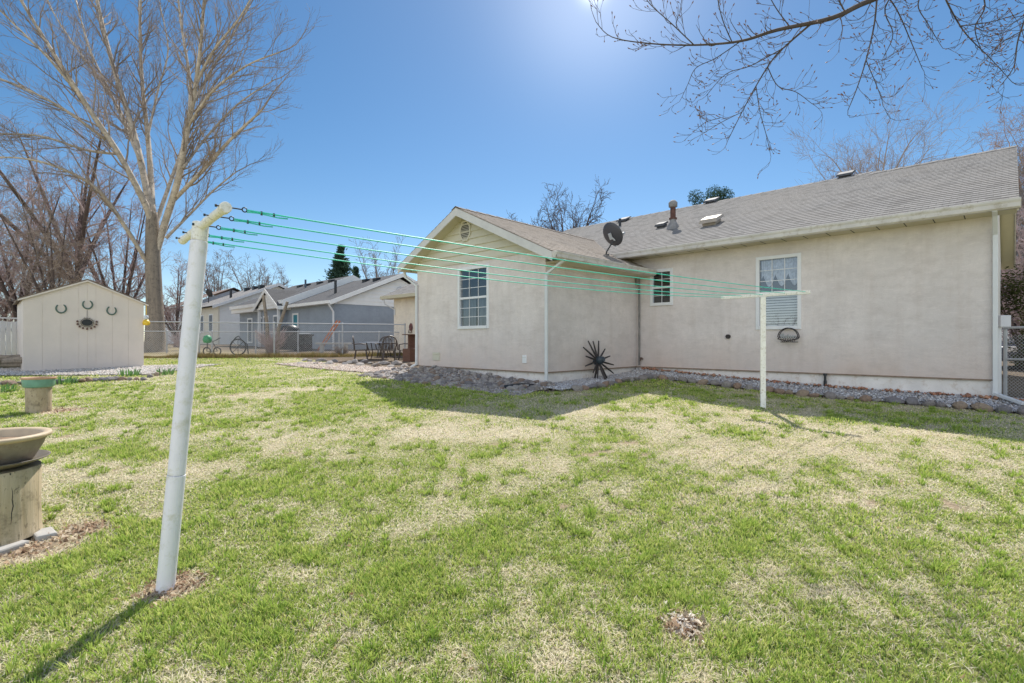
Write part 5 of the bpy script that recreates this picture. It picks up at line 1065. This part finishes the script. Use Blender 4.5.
m_ = MB(); m_.box(-.45, .45, -.25, .25, .1, .85); m_.build('cabinet', M['iron'], o, bevel=.02); m_ = MB(); m_.lathe([(.32, .85), (.33, 1.0), (.22, 1.18), (0, 1.22)], 0, 0, 20, sx=1.4); m_.build('lid', M['black'], o, smooth=True); m_ = MB(); m_.box(.46, .9, -.25, .25, .8, .84); m_.box(-.9, -.46, -.25, .25, .8, .84); m_.build('side_shelf', M['alu'], o)
q = pix(303, 341.5, 24.2); q.z = gz(q.x, q.y); o = thing('garden_bench', 'dark wooden bench table against the grey neighbour house', 'bench', q, HROT+math.pi/2)
m_ = MB(); m_.box(-.6, .6, -.25, .25, .7, .78); m_.build('top', M['iron'], o); 
for sx in (-.5, .5): m_ = MB(); m_.box(sx-.04, sx+.04, -.2, .2, 0, .7); m_.build('leg', M['iron'], o)
m_ = MB(); m_.box(-.55, .55, -.18, .18, .3, .6); m_.build('shelf', M['black'], o)
q = pix(334, 341.5, 22.6); q.z = gz(q.x, q.y); o = thing('stone_bench', 'low grey slab bench behind the back fence', 'bench', q, .25); m_ = MB(); m_.box(-.75, .75, -.2, .2, .36, .44); m_.build('seat', M['block'], o, bevel=.01)
for sx in (-.5, .5): m_ = MB(); m_.box(sx-.08, sx+.08, -.15, .15, 0, .36); m_.build('leg', M['block'], o)

# ------------------------------------------------------------------ trees
def grow(mb, p, d, length, r, depth, rnd, spread=0.55, up=0.12, kids=(4, 6), seg=5, tips=None, minr=0.004, wander=0.12, shrink=0.55, sides=(6, 4, 3, 3, 3), level=0, grav=0.0):
    d = Vector(d).normalized(); pts = [Vector(p)]; rs_ = [r]; n = seg if level < 2 else max(3, seg-1)
    dirs = [d.copy()]
    for k in range(n):
        d = (d+Vector((rnd.gauss(0, wander), rnd.gauss(0, wander), rnd.gauss(0, wander)+up-grav))).normalized(); pts.append(pts[-1]+d*(length/n)); rs_.append(max(minr*.7, r*(1-(k+1)/n*0.72))); dirs.append(d.copy())
    mb.tube(pts, rs_, sides[min(level, len(sides)-1)], cap=False)
    if tips is not None and depth == 0: tips.append((pts[-1], d))
    if depth <= 0: return
    nk = rnd.randint(*kids)
    for k in range(nk):
        t = 0.22+0.78*(k+rnd.random()*.8)/nk; t = min(t, .98); i = min(n-1, int(t*n)); f = t*n-i; q = pts[i].lerp(pts[i+1], f); dd_ = dirs[i+1]
        o = dd_.orthogonal().normalized(); o = Matrix.Rotation(rnd.random()*6.283, 3, dd_) @ o; nd = (dd_+o*spread*rnd.uniform(.7, 1.4)).normalized()
        rr = rs_[i]*(1-f)+rs_[i+1]*f
        grow(mb, q, nd, length*shrink*rnd.uniform(.7, 1.2)*(1.15-.35*t), max(minr, rr*.55), depth-1, rnd, spread, up, kids, seg, tips, minr, wander, shrink, sides, level+1, grav)
def resample(pts, rad, n):
    P = [Vector(p) for p in pts]; out, ro = [], []
    m = len(P)
    for j in range(n+1):
        t = j/n*(m-1); i = min(m-2, int(t)); f = t-i
        p0, p1, p2, p3 = P[max(0, i-1)], P[i], P[i+1], P[min(m-1, i+2)]
        out.append(0.5*((2*p1)+(p2-p0)*f+(2*p0-5*p1+4*p2-p3)*f*f+(3*p1-p0-3*p2+p3)*f**3)); ro.append(rad[i]*(1-f)+rad[i+1]*f)
    return out, ro
def limb(tmb, cmb, pl, rnd, kid_every=0.9, kid_len=2.2, depth=2, kid_r=.3, spread=.8, up=.06, tips=None, minr=.005, start=.2, sides=7, shr=.55, grav=0.0, kids=(4, 6), seg=5, zmin=-1e9, wander=.12, sprd=.6):
    pts, rr = resample([p for p, _ in pl], [r for _, r in pl], 5*(len(pl)-1)); tmb.tube(pts, rr, sides, cap=True)
    tot = sum((pts[i+1]-pts[i]).length for i in range(len(pts)-1)); s = tot*start; acc = 0; side = 1
    for i in range(len(pts)-1):
        l = (pts[i+1]-pts[i]).length
        while acc+l > s:
            f = (s-acc)/l; q = pts[i].lerp(pts[i+1], f); dd_ = (pts[i+1]-pts[i]).normalized(); o = Matrix.Rotation(rnd.random()*6.283, 3, dd_) @ dd_.orthogonal().normalized()
            nd = (dd_+o*spread*rnd.uniform(.6, 1.2)).normalized(); fr = s/tot
            grow(cmb, q, nd, kid_len*rnd.uniform(.5, 1.15)*(1.1-.5*fr), max(minr, min(rr[i]*.5, kid_r)), depth, rnd, sprd, up, kids, seg, tips, minr, wander, shr, (5, 3, 3, 3), 0, grav); s += kid_every*rnd.uniform(.6, 1.3)
        acc += l
    grow(cmb, pts[-1], pts[-1]-pts[-2], kid_len*.8, rr[-1], depth, rnd, sprd, up, kids, seg, tips, minr, wander, shr, (5, 3, 3, 3), 0, grav)
rnd = random.Random(11)
# big cottonwood behind the back fence
TD = 22.0; px = TD/F
def tp(u, v, dd_=0): return pix(u, v, TD+dd_)
base = tp(155.5, 341.5); base.z = gz(base.x, base.y)
ct = thing('cottonwood_tree', 'tall bare pale cottonwood with several upright limbs behind the shed', 'tree', base)
tm, lm, cm = MB(), MB(), MB()
pts, rr = resample([(0, 0, -.1), (0, 0, .35), tp(154.5, 300)-base, tp(153, 262)-base, tp(152.5, 232)-base, tp(152, 212)-base], [.62, .40, .31, .29, .26, .20], 20); tm.tube(pts, rr, 16)
limbs = [([(151, 226, 0, 5.2), (146, 206, -.3, 4.6), (120, 156, -1, 3.8), (95, 118, -1.6, 3.4), (64, 70, -2.2, 2.6), (34, 22, -2.6, 1.9), (12, -15, -3, 1.3)], .2),
 ([(150, 216, 0, 5.5), (146, 186, .3, 5.0), (133, 130, .8, 4.2), (112, 62, 1.2, 3.1), (97, 0, 1.6, 2.4), (88, -50, 1.8, 1.6)], .25),
 ([(152.5, 216, 0, 5.0), (149, 150, 1.2, 3.7), (142, 80, 1.8, 2.6), (140, 20, 2.2, 2.0), (143, -50, 2.5, 1.4)], .3),
 ([(154, 264, 0, 3.6), (164, 226, 0, 5.0), (178, 180, -.5, 4.7), (187, 130, -.9, 4.0), (195, 90, -1.2, 3.1), (201, 40, -1.5, 2.3), (207, -40, -1.8, 1.4)], .3),
 ([(189, 118, -.9, 2.6), (190, 80, -.4, 2.0), (182, 30, 0, 1.6), (176, -20, .3, 1.2)], .1),
 ([(153, 232, 0, 3.4), (164, 200, .8, 3.0), (180, 155, 1.4, 2.3), (192, 120, 1.6, 1.8), (214, 85, 2, 1.3)], .3),
 ([(172, 202, -.1, 3.0), (205, 168, -1, 2.8), (232, 138, -1.2, 2.1), (262, 110, -1.4, 1.3)], .15),
 ([(187, 128, -.9, 2.2), (212, 92, -1.6, 1.8), (246, 66, -2, 1.2), (280, 52, -2.2, .8)], .15),
 ([(191, 108, -1, 2.4), (208, 76, -.2, 1.9), (230, 40, .6, 1.4), (250, 5, 1, 1.0)], .12),
 ([(196, 84, -1.2, 2.2), (214, 50, -1.6, 1.7), (238, 20, -2, 1.2), (256, -10, -2.3, .9)], .1),
 ([(183, 168, -.7, 2.2), (204, 140, .2, 1.8), (238, 104, .8, 1.3), (274, 80, 1.2, .8)], .1),
 ([(166, 238, 0, 2.4), (190, 214, .6, 1.8), (214, 190, 1, 1.4), (236, 172, 1.2, .9)], .2),
 ([(149, 266, 0, 3.2), (126, 228, -1, 2.8), (98, 190, -2, 2.4), (60, 168, -2.8, 1.7), (20, 158, -3.2, 1.1), (-20, 158, -3.4, .8)], .3),
 ([(106, 140, -1.2, 2.3), (62, 108, -2.2, 1.8), (14, 84, -3, 1.3), (-30, 70, -3.5, .8)], .1),
 ([(118, 154, -.6, 2.1), (86, 150, -1.5, 1.7), (40, 136, -2.4, 1.3), (-10, 134, -3, .9)], .1),
 ([(88, 106, -1.5, 2.0), (52, 62, -2.6, 1.6), (20, 30, -3.2, 1.2), (-10, 0, -3.6, .9)], .1),
 ([(140, 160, .3, 2.6), (112, 96, 1.6, 2.0), (90, 50, 2.2, 1.5), (76, 0, 2.8, 1.1)], .1),
 ([(141, 168, .5, 2.2), (120, 110, 2.6, 1.6), (60, 24, 3.0, 1.1), (40, -20, 3.2, .8)], .2),
 ([(147, 140, 1, 1.9), (158, 90, 1.9, 1.5), (168, 50, 2.4, 1.1), (160, 5, 2.6, .8)], .15)]
for pl, st in limbs:
    limb(lm, cm, [(tp(u, v, dd_)-base, w_*px*.66) for (u, v, dd_, w_) in pl], rnd, .33, 2.3, 2, .04, .75, .07, start=st, minr=.0055)
tm.build('trunk', M['bark'], ct, smooth=True); lm.build('limbs', M['limb'], ct, smooth=True); cm.build('crown', M['twig'], ct)
def bare_tree(name, label, u, d, hpx, wpx, mat, tmat, seed, vbase=None, depth=3, minr=.008, up=.04, nl=6, group=None, fork=.3, r0=None, lenk=.5, kids=(4, 6), lean=0, every=1.0):
    rnd = random.Random(seed); b = pix(u, 341.5, d); b.z = gz(b.x, b.y)-.1; h = hpx*d/F; w_ = wpx*d/F/2; t = thing(name, label, 'tree', b, 0, group); tmb, cmb = MB(), MB()
    r0 = r0 or h*.022; f = h*fork; pts, rr = resample([(0, 0, 0), (lean*.3, .05, f*.5), (lean, 0, f)], [r0*1.25, r0, r0*.8], 8); tmb.tube(pts, rr, 9)
    for k in range(nl):
        a = 2*math.pi*(k+rnd.random()*.6)/nl; rad = w_*rnd.uniform(.45, .95) if k else w_*.15; zt_ = h*rnd.uniform(.72, 1.0); c, s = math.cos(a), math.sin(a)
        z0 = f*rnd.uniform(.6, 1.0); limb(tmb, cmb, [(Vector((lean*(z0/f), 0, z0)), r0*.55), (Vector((lean+rad*.35*c, rad*.35*s, z0+(zt_-z0)*.35)), r0*.4), (Vector((lean+rad*.75*c, rad*.75*s, z0+(zt_-z0)*.7)), r0*.24), (Vector((lean+rad*c, rad*s, zt_*.93)), r0*.1)], rnd, h*.055*every, h*lenk*.42, depth-1, r0*.3, .8, up, minr=minr, start=.12, sides=5, kids=kids, sprd=.95, wander=.17, shr=.6)
    tmb.build('trunk', tmat, t, smooth=True); cmb.build('crown', mat, t); return t
# thicket of small trees left of the cottonwood
G_ = 'bare trees behind the shed'
bare_tree('bare_tree', 'tall bare reddish tree with a dark leaning trunk right behind the shed', 90, 25, 250, 210, M['twigr'], M['twigd'], 3, depth=4, minr=.006, nl=7, group=G_, kids=(3, 5), lenk=.45, r0=.26, lean=-.8)
bare_tree('bare_tree', 'bushy bare tree at the left edge behind the board fence', 18, 24, 215, 190, M['twigr'], M['twigd'], 4, depth=4, minr=.006, nl=7, group=G_, kids=(3, 5), fork=.2, r0=.17)
bare_tree('bare_tree', 'multi stemmed bare tree between the shed roof and the cottonwood', 120, 27, 170, 130, M['twigr'], M['twigd'], 5, depth=4, minr=.006, nl=8, group=G_, fork=.12, r0=.16, kids=(3, 4))
bare_tree('bare_tree', 'slender forked bare tree behind the left half of the shed roof', 55, 21, 165, 130, M['twig'], M['twigd'], 6, depth=4, minr=.005, nl=6, group=G_, fork=.25, r0=.12, kids=(3, 5))
bare_tree('bare_tree', 'low bare tree just right of the cottonwood trunk', 176, 30, 85, 80, M['twigr'], M['twigd'], 8, depth=3, minr=.008, nl=6, group=G_, fork=.2, r0=.12)
bare_tree('bare_tree', 'far bare tree in the gap at the left edge of the photo', -14, 30, 190, 150, M['twigr'], M['twigd'], 9, depth=4, minr=.008, nl=6, group=G_, fork=.15, r0=.2, kids=(4, 5))
bare_tree('bare_tree', 'low bare tree behind the board fence at the far left', 2, 32, 100, 110, M['twigr'], M['twigd'], 31, depth=4, minr=.01, nl=8, group=G_, fork=.12, r0=.12, kids=(4, 5))
# tree off the left side of the frame, seen mirrored in the large window
rt_ = bare_tree('bare_tree', 'forked bare tree standing left of the camera, mirrored in the large window', 512, 10, 150, 90, M['twigd'], M['twigd'], 41, depth=2, minr=.01, nl=5, fork=.25, r0=.17, kids=(3, 4)); rt_.location = (-8.3, 2.4, gz(-8.3, 2.4)-.1)
# distant trees
G2 = 'bare trees on the skyline'
bare_tree('bare_tree', 'pale bare tree standing above the distant white house roof', 216, 75, 88, 40, M['twigg'], M['twigg'], 12, depth=3, minr=.017, nl=6, group=G2, fork=.25)
bare_tree('bare_tree', 'bare skyline tree left of the grey house porch peak', 256, 70, 84, 48, M['twigg'], M['twigg'], 13, depth=3, minr=.017, nl=6, group=G2, fork=.25)
bare_tree('bare_tree', 'low bare skyline tree right behind the porch peak', 281, 78, 72, 40, M['twigg'], M['twigg'], 14, depth=3, minr=.017, nl=5, group=G2, fork=.25)
bare_tree('bare_tree', 'bare skyline tree right of the distant evergreen', 382, 75, 96, 62, M['twigg'], M['twigg'], 15, depth=3, minr=.017, nl=6, group=G2, fork=.25)
bare_tree('bare_tree', 'dark bare tree rising behind the gabled wing ridge', 569, 40, 150, 58, M['twigd'], M['twigd'], 16, depth=3, minr=.016, nl=8, group=G2, fork=.4, kids=(4, 6))
bare_tree('bare_tree', 'low bare tree crown just left of the one above the wing ridge', 535, 44, 128, 56, M['twigd'], M['twigd'], 17, depth=3, minr=.017, nl=6, group=G2, fork=.4)
bare_tree('bare_tree', 'wide bare tree behind the long roof below the hanging branch', 872, 30, 243, 118, M['twigp'], M['twigp'], 18, depth=3, minr=.007, nl=12, group=G2, fork=.58, kids=(4, 6), lenk=.46, r0=.13, every=.85)
bare_tree('bare_tree', 'pinkish budding tree behind the right end of the roof', 1052, 20, 272, 105, plain('pink_brown_buds_twigs', (0.40, 0.28, 0.22), .8, .3, 1), M['twigd'], 19, depth=4, minr=.006, nl=9, group=G2, fork=.25, kids=(4, 6), r0=.2)
def leaf_ball(mb, c, rx, rz, n, s, rnd):
    for k in range(n):
        v = Vector((rnd.gauss(0, 1), rnd.gauss(0, 1), rnd.gauss(0, 1))).normalized()*(rnd.random()**.4); p = c+Vector((v.x*rx, v.y*rx, v.z*rz)); a = Vector((rnd.gauss(0, 1), rnd.gauss(0, 1), rnd.gauss(0, 1))).normalized()*s; b = a.orthogonal().normalized()*s*.5
        mb.add([p-a, p+b, p+a, p-b], [(0, 1, 2, 3)])
def conifer(label, u, d, hpx, wpx, seed, grp, blunt=False):
    rnd = random.Random(seed); b = pix(u, 341.5, d); b.z = gz(b.x, b.y); h = hpx*d/F; w_ = wpx*d/F/2; t = thing('evergreen_tree', label, 'tree', b, 0, grp); m_ = MB(); m_.tube([(0, 0, 0), (0, 0, h*.97)], [h*.03, .03], 8); m_.build('trunk', M['twigd'], t)
    m_ = MB(); z = h*.35
    while z < h*.99:
        f = (h-z)/(h*.65); rad = w_*(f**(.45 if blunt else 1.15))
        for k in range(9):
            a = rnd.random()*6.28; rr = rad*rnd.uniform(.55, 1.1); c = Vector((math.cos(a)*rr*.5, math.sin(a)*rr*.5, z+rr*.1)); 
            for j in range(26):
                s_ = rnd.random(); p = Vector((math.cos(a)*rr*s_, math.sin(a)*rr*s_, z+rr*.25*s_*s_-rr*.1*s_))+Vector((rnd.gauss(0, 1), rnd.gauss(0, 1), rnd.gauss(0, .7)))*h*.012
                v = Vector((math.cos(a)+rnd.gauss(0, .4), math.sin(a)+rnd.gauss(0, .4), rnd.uniform(0, .9))).normalized()*h*.02; b_ = v.orthogonal().normalized()*h*.006; m_.add([p-v, p+b_, p+v, p-b_], [(0, 1, 2, 3)])
        z += h*.018
    m_.build('crown', M['pine'], t)
bare_tree('bare_tree', 'dense low bare tree filling the gap beyond the gate', 1022, 15, 150, 110, M['twigr'], M['twigd'], 23, depth=4, minr=.007, nl=9, fork=.1, r0=.08, kids=(4, 5))
bare_tree('bare_tree', 'second low bare tree beyond the gate, its crown touching the house gable', 1012, 19, 190, 90, M['twigg'], M['twigd'], 25, depth=4, minr=.009, nl=8, fork=.15, r0=.1, kids=(4, 5))
G3 = 'evergreens on the skyline'
conifer('spruce top rising behind the grey neighbour roof', 341, 60, 98, 70, 1, G3); conifer('small spruce beside the taller one behind the neighbour roof', 356, 64, 76, 36, 2, G3)
def round_evergreen(label, u, d, hpx, wpx, seed):
    rnd = random.Random(seed); b = pix(u, 341.5, d); b.z = gz(b.x, b.y); h = hpx*d/F; w_ = wpx*d/F/2; t = thing('evergreen_tree', label, 'tree', b, 0, G3); m_ = MB(); m_.tube([(0, 0, 0), (0, 0, h*.8)], [h*.03, .05], 8); m_.build('trunk', M['twigd'], t)
    m_ = MB()
    for k in range(34): a = rnd.random()*6.28; f = rnd.random(); rr = w_*(1-.55*f)*rnd.uniform(.4, 1); leaf_ball(m_, Vector((rr*math.cos(a), rr*math.sin(a), h*(.55+.40*f))), w_*.28, w_*.26, 420, h*.0065, rnd)
    m_.build('crown', M['pine'], t)
round_evergreen('rounded dark evergreen top peeking over the long shingle roof', 710, 42, 165, 62, 3)
# shrubs
def shrub(label, p, h, w_, mat, seed, n=900, s=.03, group=None):
    rnd = random.Random(seed); t = thing('evergreen_shrub' if mat == M['shrubleaf'] else 'bare_shrub', label, 'shrub', p, 0, group); m_ = MB()
    for k in range(9): a = rnd.random()*6.28; m_.tube([(0, 0, 0), (w_*.2*math.cos(a), w_*.2*math.sin(a), h*.4), (w_*.4*math.cos(a), w_*.4*math.sin(a), h*.8)], [.03, .02, .008], 5)
    m_.build('stem', M['twigd'], t); m_ = MB()
    for k in range(14): v = Vector((rnd.gauss(0, 1), rnd.gauss(0, 1), rnd.gauss(0, 1))).normalized(); leaf_ball(m_, Vector((v.x*w_*.3, v.y*w_*.3, h*.55+v.z*h*.3)), w_*.22, h*.2, n//14, s, rnd)
    m_.build('foliage', mat, t)
q = pix(1030, 341.5, 12.5); q.z = .5; shrub('dense olive green shrub beyond the gate at the right edge', q, 2.8, 1.7, M['shrubleaf'], 1, 5000, .045)
q = pix(1019, 341.5, 9.2); q.z = gz(q.x, q.y); m_ = MB(); leaf_ball(m_, Vector((0, 0, .16)), .2, .16, 160, .035, random.Random(4)); o = m_.build('leafy_plant', M['daff'], None); o.location = (q.x-.1, q.y-1.0, q.z); tag(o, 'bright green low leafy plant in the gravel by the gate', 'plant')
# twiggy pruned shrub behind the fence
def twig_bush(label, u, d, h, w_, seed, mat, stubs=()):
    rnd = random.Random(seed); q = pix(u, 341.5, d); q.z = gz(q.x, q.y); t = thing('twiggy_shrub', label, 'shrub', q); m_ = MB()
    for k in range(46): a = rnd.random()*6.28; grow(m_, (0, 0, 0), (math.cos(a)*w_, math.sin(a)*w_, h*rnd.uniform(.8, 1.6)), h*rnd.uniform(.5, .95), .012, 2, rnd, .5, .05, (3, 4), 4, None, .006)
    m_.build('crown', mat, t)
    for (du, hh, ll) in stubs: m_ = MB(); m_.tube([(du*.4, 0, 0), (du*.5, 0, hh*.5), (du*.5+ll, 0, hh)], [.09, .07, .06], 8); m_.build('stem', M['bark'], t)
twig_bush('pruned bare shrub with two tall cut stems behind the back fence', 271, 20.4, 1.0, .8, 21, M['twigr'], ((-.3, 2.35, -.15), (.6, 2.1, .35)))
twig_bush('small bare shrub at the foot of the cottonwood beyond the fence', 182, 24, 1.0, .9, 22, M['twigr'])
twig_bush('straggly dry shrub at the right end of the back fence', 341, 20.0, .42, .5, 24, M['twig'])
# dry grass fringe along the back fence
r = np.random.RandomState(8); n = 9000; s = r.rand(n); x = -13.2+8.9*s+r.randn(n)*.12; y = 17.0+3.5*s+r.randn(n)*.12-.05; h = (.05+.16*r.rand(n))*(.25+1.1*vnoise(x, y, 1.1, 60)); z = gnp(x, y); a = r.rand(n)*6.28; wv = .010
v = np.stack([np.stack([x-wv*np.cos(a), y-wv*np.sin(a), z], 1), np.stack([x+wv*np.cos(a), y+wv*np.sin(a), z], 1), np.stack([x+r.randn(n)*.05, y+r.randn(n)*.05, z+h], 1)], 1).reshape(-1, 3)
tt = r.rand(n, 1); cc = np.array([.36, .24, .12])*(1-tt)+np.array([.20, .20, .06])*tt; tag(np_mesh('fence_weeds', v, np.arange(3*n).reshape(-1, 3), bmn, np.repeat(cc, 3, 0)), 'dry brown weeds and grass along the foot of the back fence', 'weeds', kind='stuff')
# parked vehicle glimpsed through the gate
# overhanging branch, reaching in from a tree that stands right of the frame
rnd = random.Random(5); BD = 5.6
def bp(u, v, dd_=0): return pix(u, v, BD+dd_)
tb_ = Vector((8.6, 4.6, 0)); tb_.z = gz(8.6, 4.6)
ot = thing('overhanging_tree', 'bare budding tree reaching thin branches in from the upper right', 'tree', tb_)
tm, lm, cm, tips = MB(), MB(), MB(), []
O = tb_
def lo(p): return Vector(p)-O
pts, rr = resample([(0, 0, -.1), (0, .05, 1.5), (-.1, .1, 3.2), (-.2, .2, 5.2), (-.1, .3, 8)], [.26, .21, .18, .14, .08], 16); tm.tube(pts, rr, 14)
mainl = [(lo((8.45, 4.75, 3.9)), .08), (lo((6.6, 5.2, 5.2)), .05), (lo(bp(960, -28)), .034), (lo(bp(872, 0)), .027), (lo(bp(832, 18)), .024), (lo(bp(777, 30)), .019), (lo(bp(741, 41)), .0135), (lo(bp(696, 45)), .010), (lo(bp(650, 43.5)), .0075), (lo(bp(612, 37)), .005), (lo(bp(596, 22)), .0035)]
kw = dict(rnd=rnd, kid_every=.10, kid_len=.46, depth=1, kid_r=.006, spread=1.0, up=.12, tips=tips, minr=.0027, sides=6, kids=(2, 4), seg=5, wander=.2)
limb(lm, cm, mainl, start=.42, **kw)
subs = [[(694, 45, 0, .007), (672, 24, -.1, .0055), (650, 4, -.2, .0045), (640, -12, -.2, .004)],
 [(812, 23, 0, .012), (790, 42, .1, .010), (773, 59, .2, .008), (756, 86, .3, .0065), (742, 112, .35, .005), (728, 140, .4, .0035)],
 [(768, 68, .2, .006), (778, 86, .15, .005), (796, 92, .1, .0042), (811, 103, .1, .003)], [(756, 86, .3, .005), (760, 112, .3, .004), (766, 134, .3, .0035), (770, 152, .3, .0028)],
 [(741, 41, 0, .0065), (716, 58, .2, .005), (696, 68, .3, .0045), (688, 84, .35, .0035), (682, 97, .4, .0028)],
 [(877, -2, 0, .010), (874, 26, -.1, .008), (866, 60, -.2, .0065), (857, 88, -.3, .005), (848, 110, -.3, .0035)], [(866, 60, -.2, .005), (876, 84, -.3, .004), (882, 100, -.3, .003)],
 [(886, -6, .1, .008), (898, 12, .2, .0065), (912, 44, .3, .005), (922, 68, .3, .003)],
 [(940, -15, .1, .011), (950, 8, .2, .009), (966, 34, .3, .007), (990, 58, .4, .005), (1012, 82, .4, .0035)], [(960, 26, .2, .006), (990, 22, .1, .005), (1018, 14, 0, .004)],
 [(905, -20, .2, .009), (885, 8, .2, .007), (893, 34, .2, .005), (884, 56, .2, .0035)], [(975, -25, .3, .010), (985, 5, .3, .008), (975, 28, .3, .006), (982, 52, .3, .0035)], [(930, -20, -.2, .008), (918, 4, -.2, .006), (928, 24, -.2, .0045), (940, 44, -.2, .003)], [(1045, 20, .2, .008), (1024, 30, .2, .006), (1000, 44, .2, .0045), (984, 62, .2, .003)],
 [(1040, -30, 0, .011), (1028, 10, -.2, .009), (1018, 40, -.3, .007), (1014, 66, -.3, .005), (1002, 84, -.3, .0035)],
 [(845, 12, 0, .008), (835, -8, .1, .007), (826, -30, .2, .005)], [(790, 27, 0, .007), (776, 8, -.1, .0055), (764, -14, -.2, .004)], [(732, 42, 0, .006), (722, 18, -.1, .005), (716, -10, -.1, .0035)],
 [(720, 118, .4, .004), (706, 122, .4, .0035), (698, 128, .4, .0028)], [(742, 112, .35, .004), (722, 122, .4, .0035), (704, 133, .45, .0028)], [(780, 50, .2, .006), (750, 66, .3, .005), (726, 74, .4, .004), (706, 96, .4, .003)]]
for s_ in subs: limb(lm, cm, [(lo(bp(u, v, dd_)), r_) for (u, v, dd_, r_) in s_], start=.15, **{**kw, 'kid_every': .075, 'kid_len': .34})
for (x0, z0, tx, ty, tz) in ((0, 4.4, 2.5, 3, 3.5), (0, 5, -1.6, -2.2, 3), (0, 5.6, 1.5, -2, 3)):
    limb(lm, cm, [(Vector((-.1, .2, z0)), .08), (Vector((tx*.5, ty*.5, z0+tz*.6)), .05), (Vector((tx, ty, z0+tz)), .02)], start=.3, **{**kw, 'kid_every': .6, 'kid_len': 1.2, 'depth': 1})
tm.build('trunk', M['bark'], ot, smooth=True); lm.build('limbs', M['ohl'], ot, smooth=True); cm.build('twigs', M['twigd'], ot)
m_ = MB()
for (p, d) in tips:
    d = d.normalized(); l = .027; m_.tube([p-d*.004, p+d*l*.45, p+d*l], [.003, .0065, .001], 5, cap=False)
tag(m_.build('buds', M['bud'], ot), kind='stuff')

# a parked car beyond the gate
q = pix(1030, 341.5, 15.5); q.z = .5
car = thing('parked_car', 'dark car glimpsed through the chain link gate at the right edge', 'car', q, R(20))
m_ = MB(); prof = [(-2.1, .35), (-2.1, .75), (-1.6, .88), (-1.0, .92), (-.5, 1.38), (.9, 1.4), (1.6, .98), (2.1, .9), (2.15, .4)]
m_.prism([(x, -.85, z) for x, z in prof], (0, 1.7, 0)); m_.build('body', plain('dark_blue_car_paint', (.04, .05, .08), .25, .05, 3), car, bevel=.06)
m_ = MB(); m_.prism([(-.85, -.86, .95), (-.45, -.86, 1.3), (.85, -.86, 1.32), (1.35, -.86, .98)], (0, -.01, 0)); m_.build('window', M['black'], car)
for sx in (-1.35, 1.35):
    for sy in (-.86, .72): m_ = MB(); m_.tube([(sx, sy, .33), (sx, sy+.16, .33)], .33, 20); m_.build('wheel', M['black'], car)
for sy in (-.6, .6): m_ = MB(); m_.box(-2.13, -2.09, sy-.16, sy+.16, .62, .76); m_.build('headlight', M['alu'], car)
sc = bpy.context.scene; sc.render.engine = 'CYCLES'
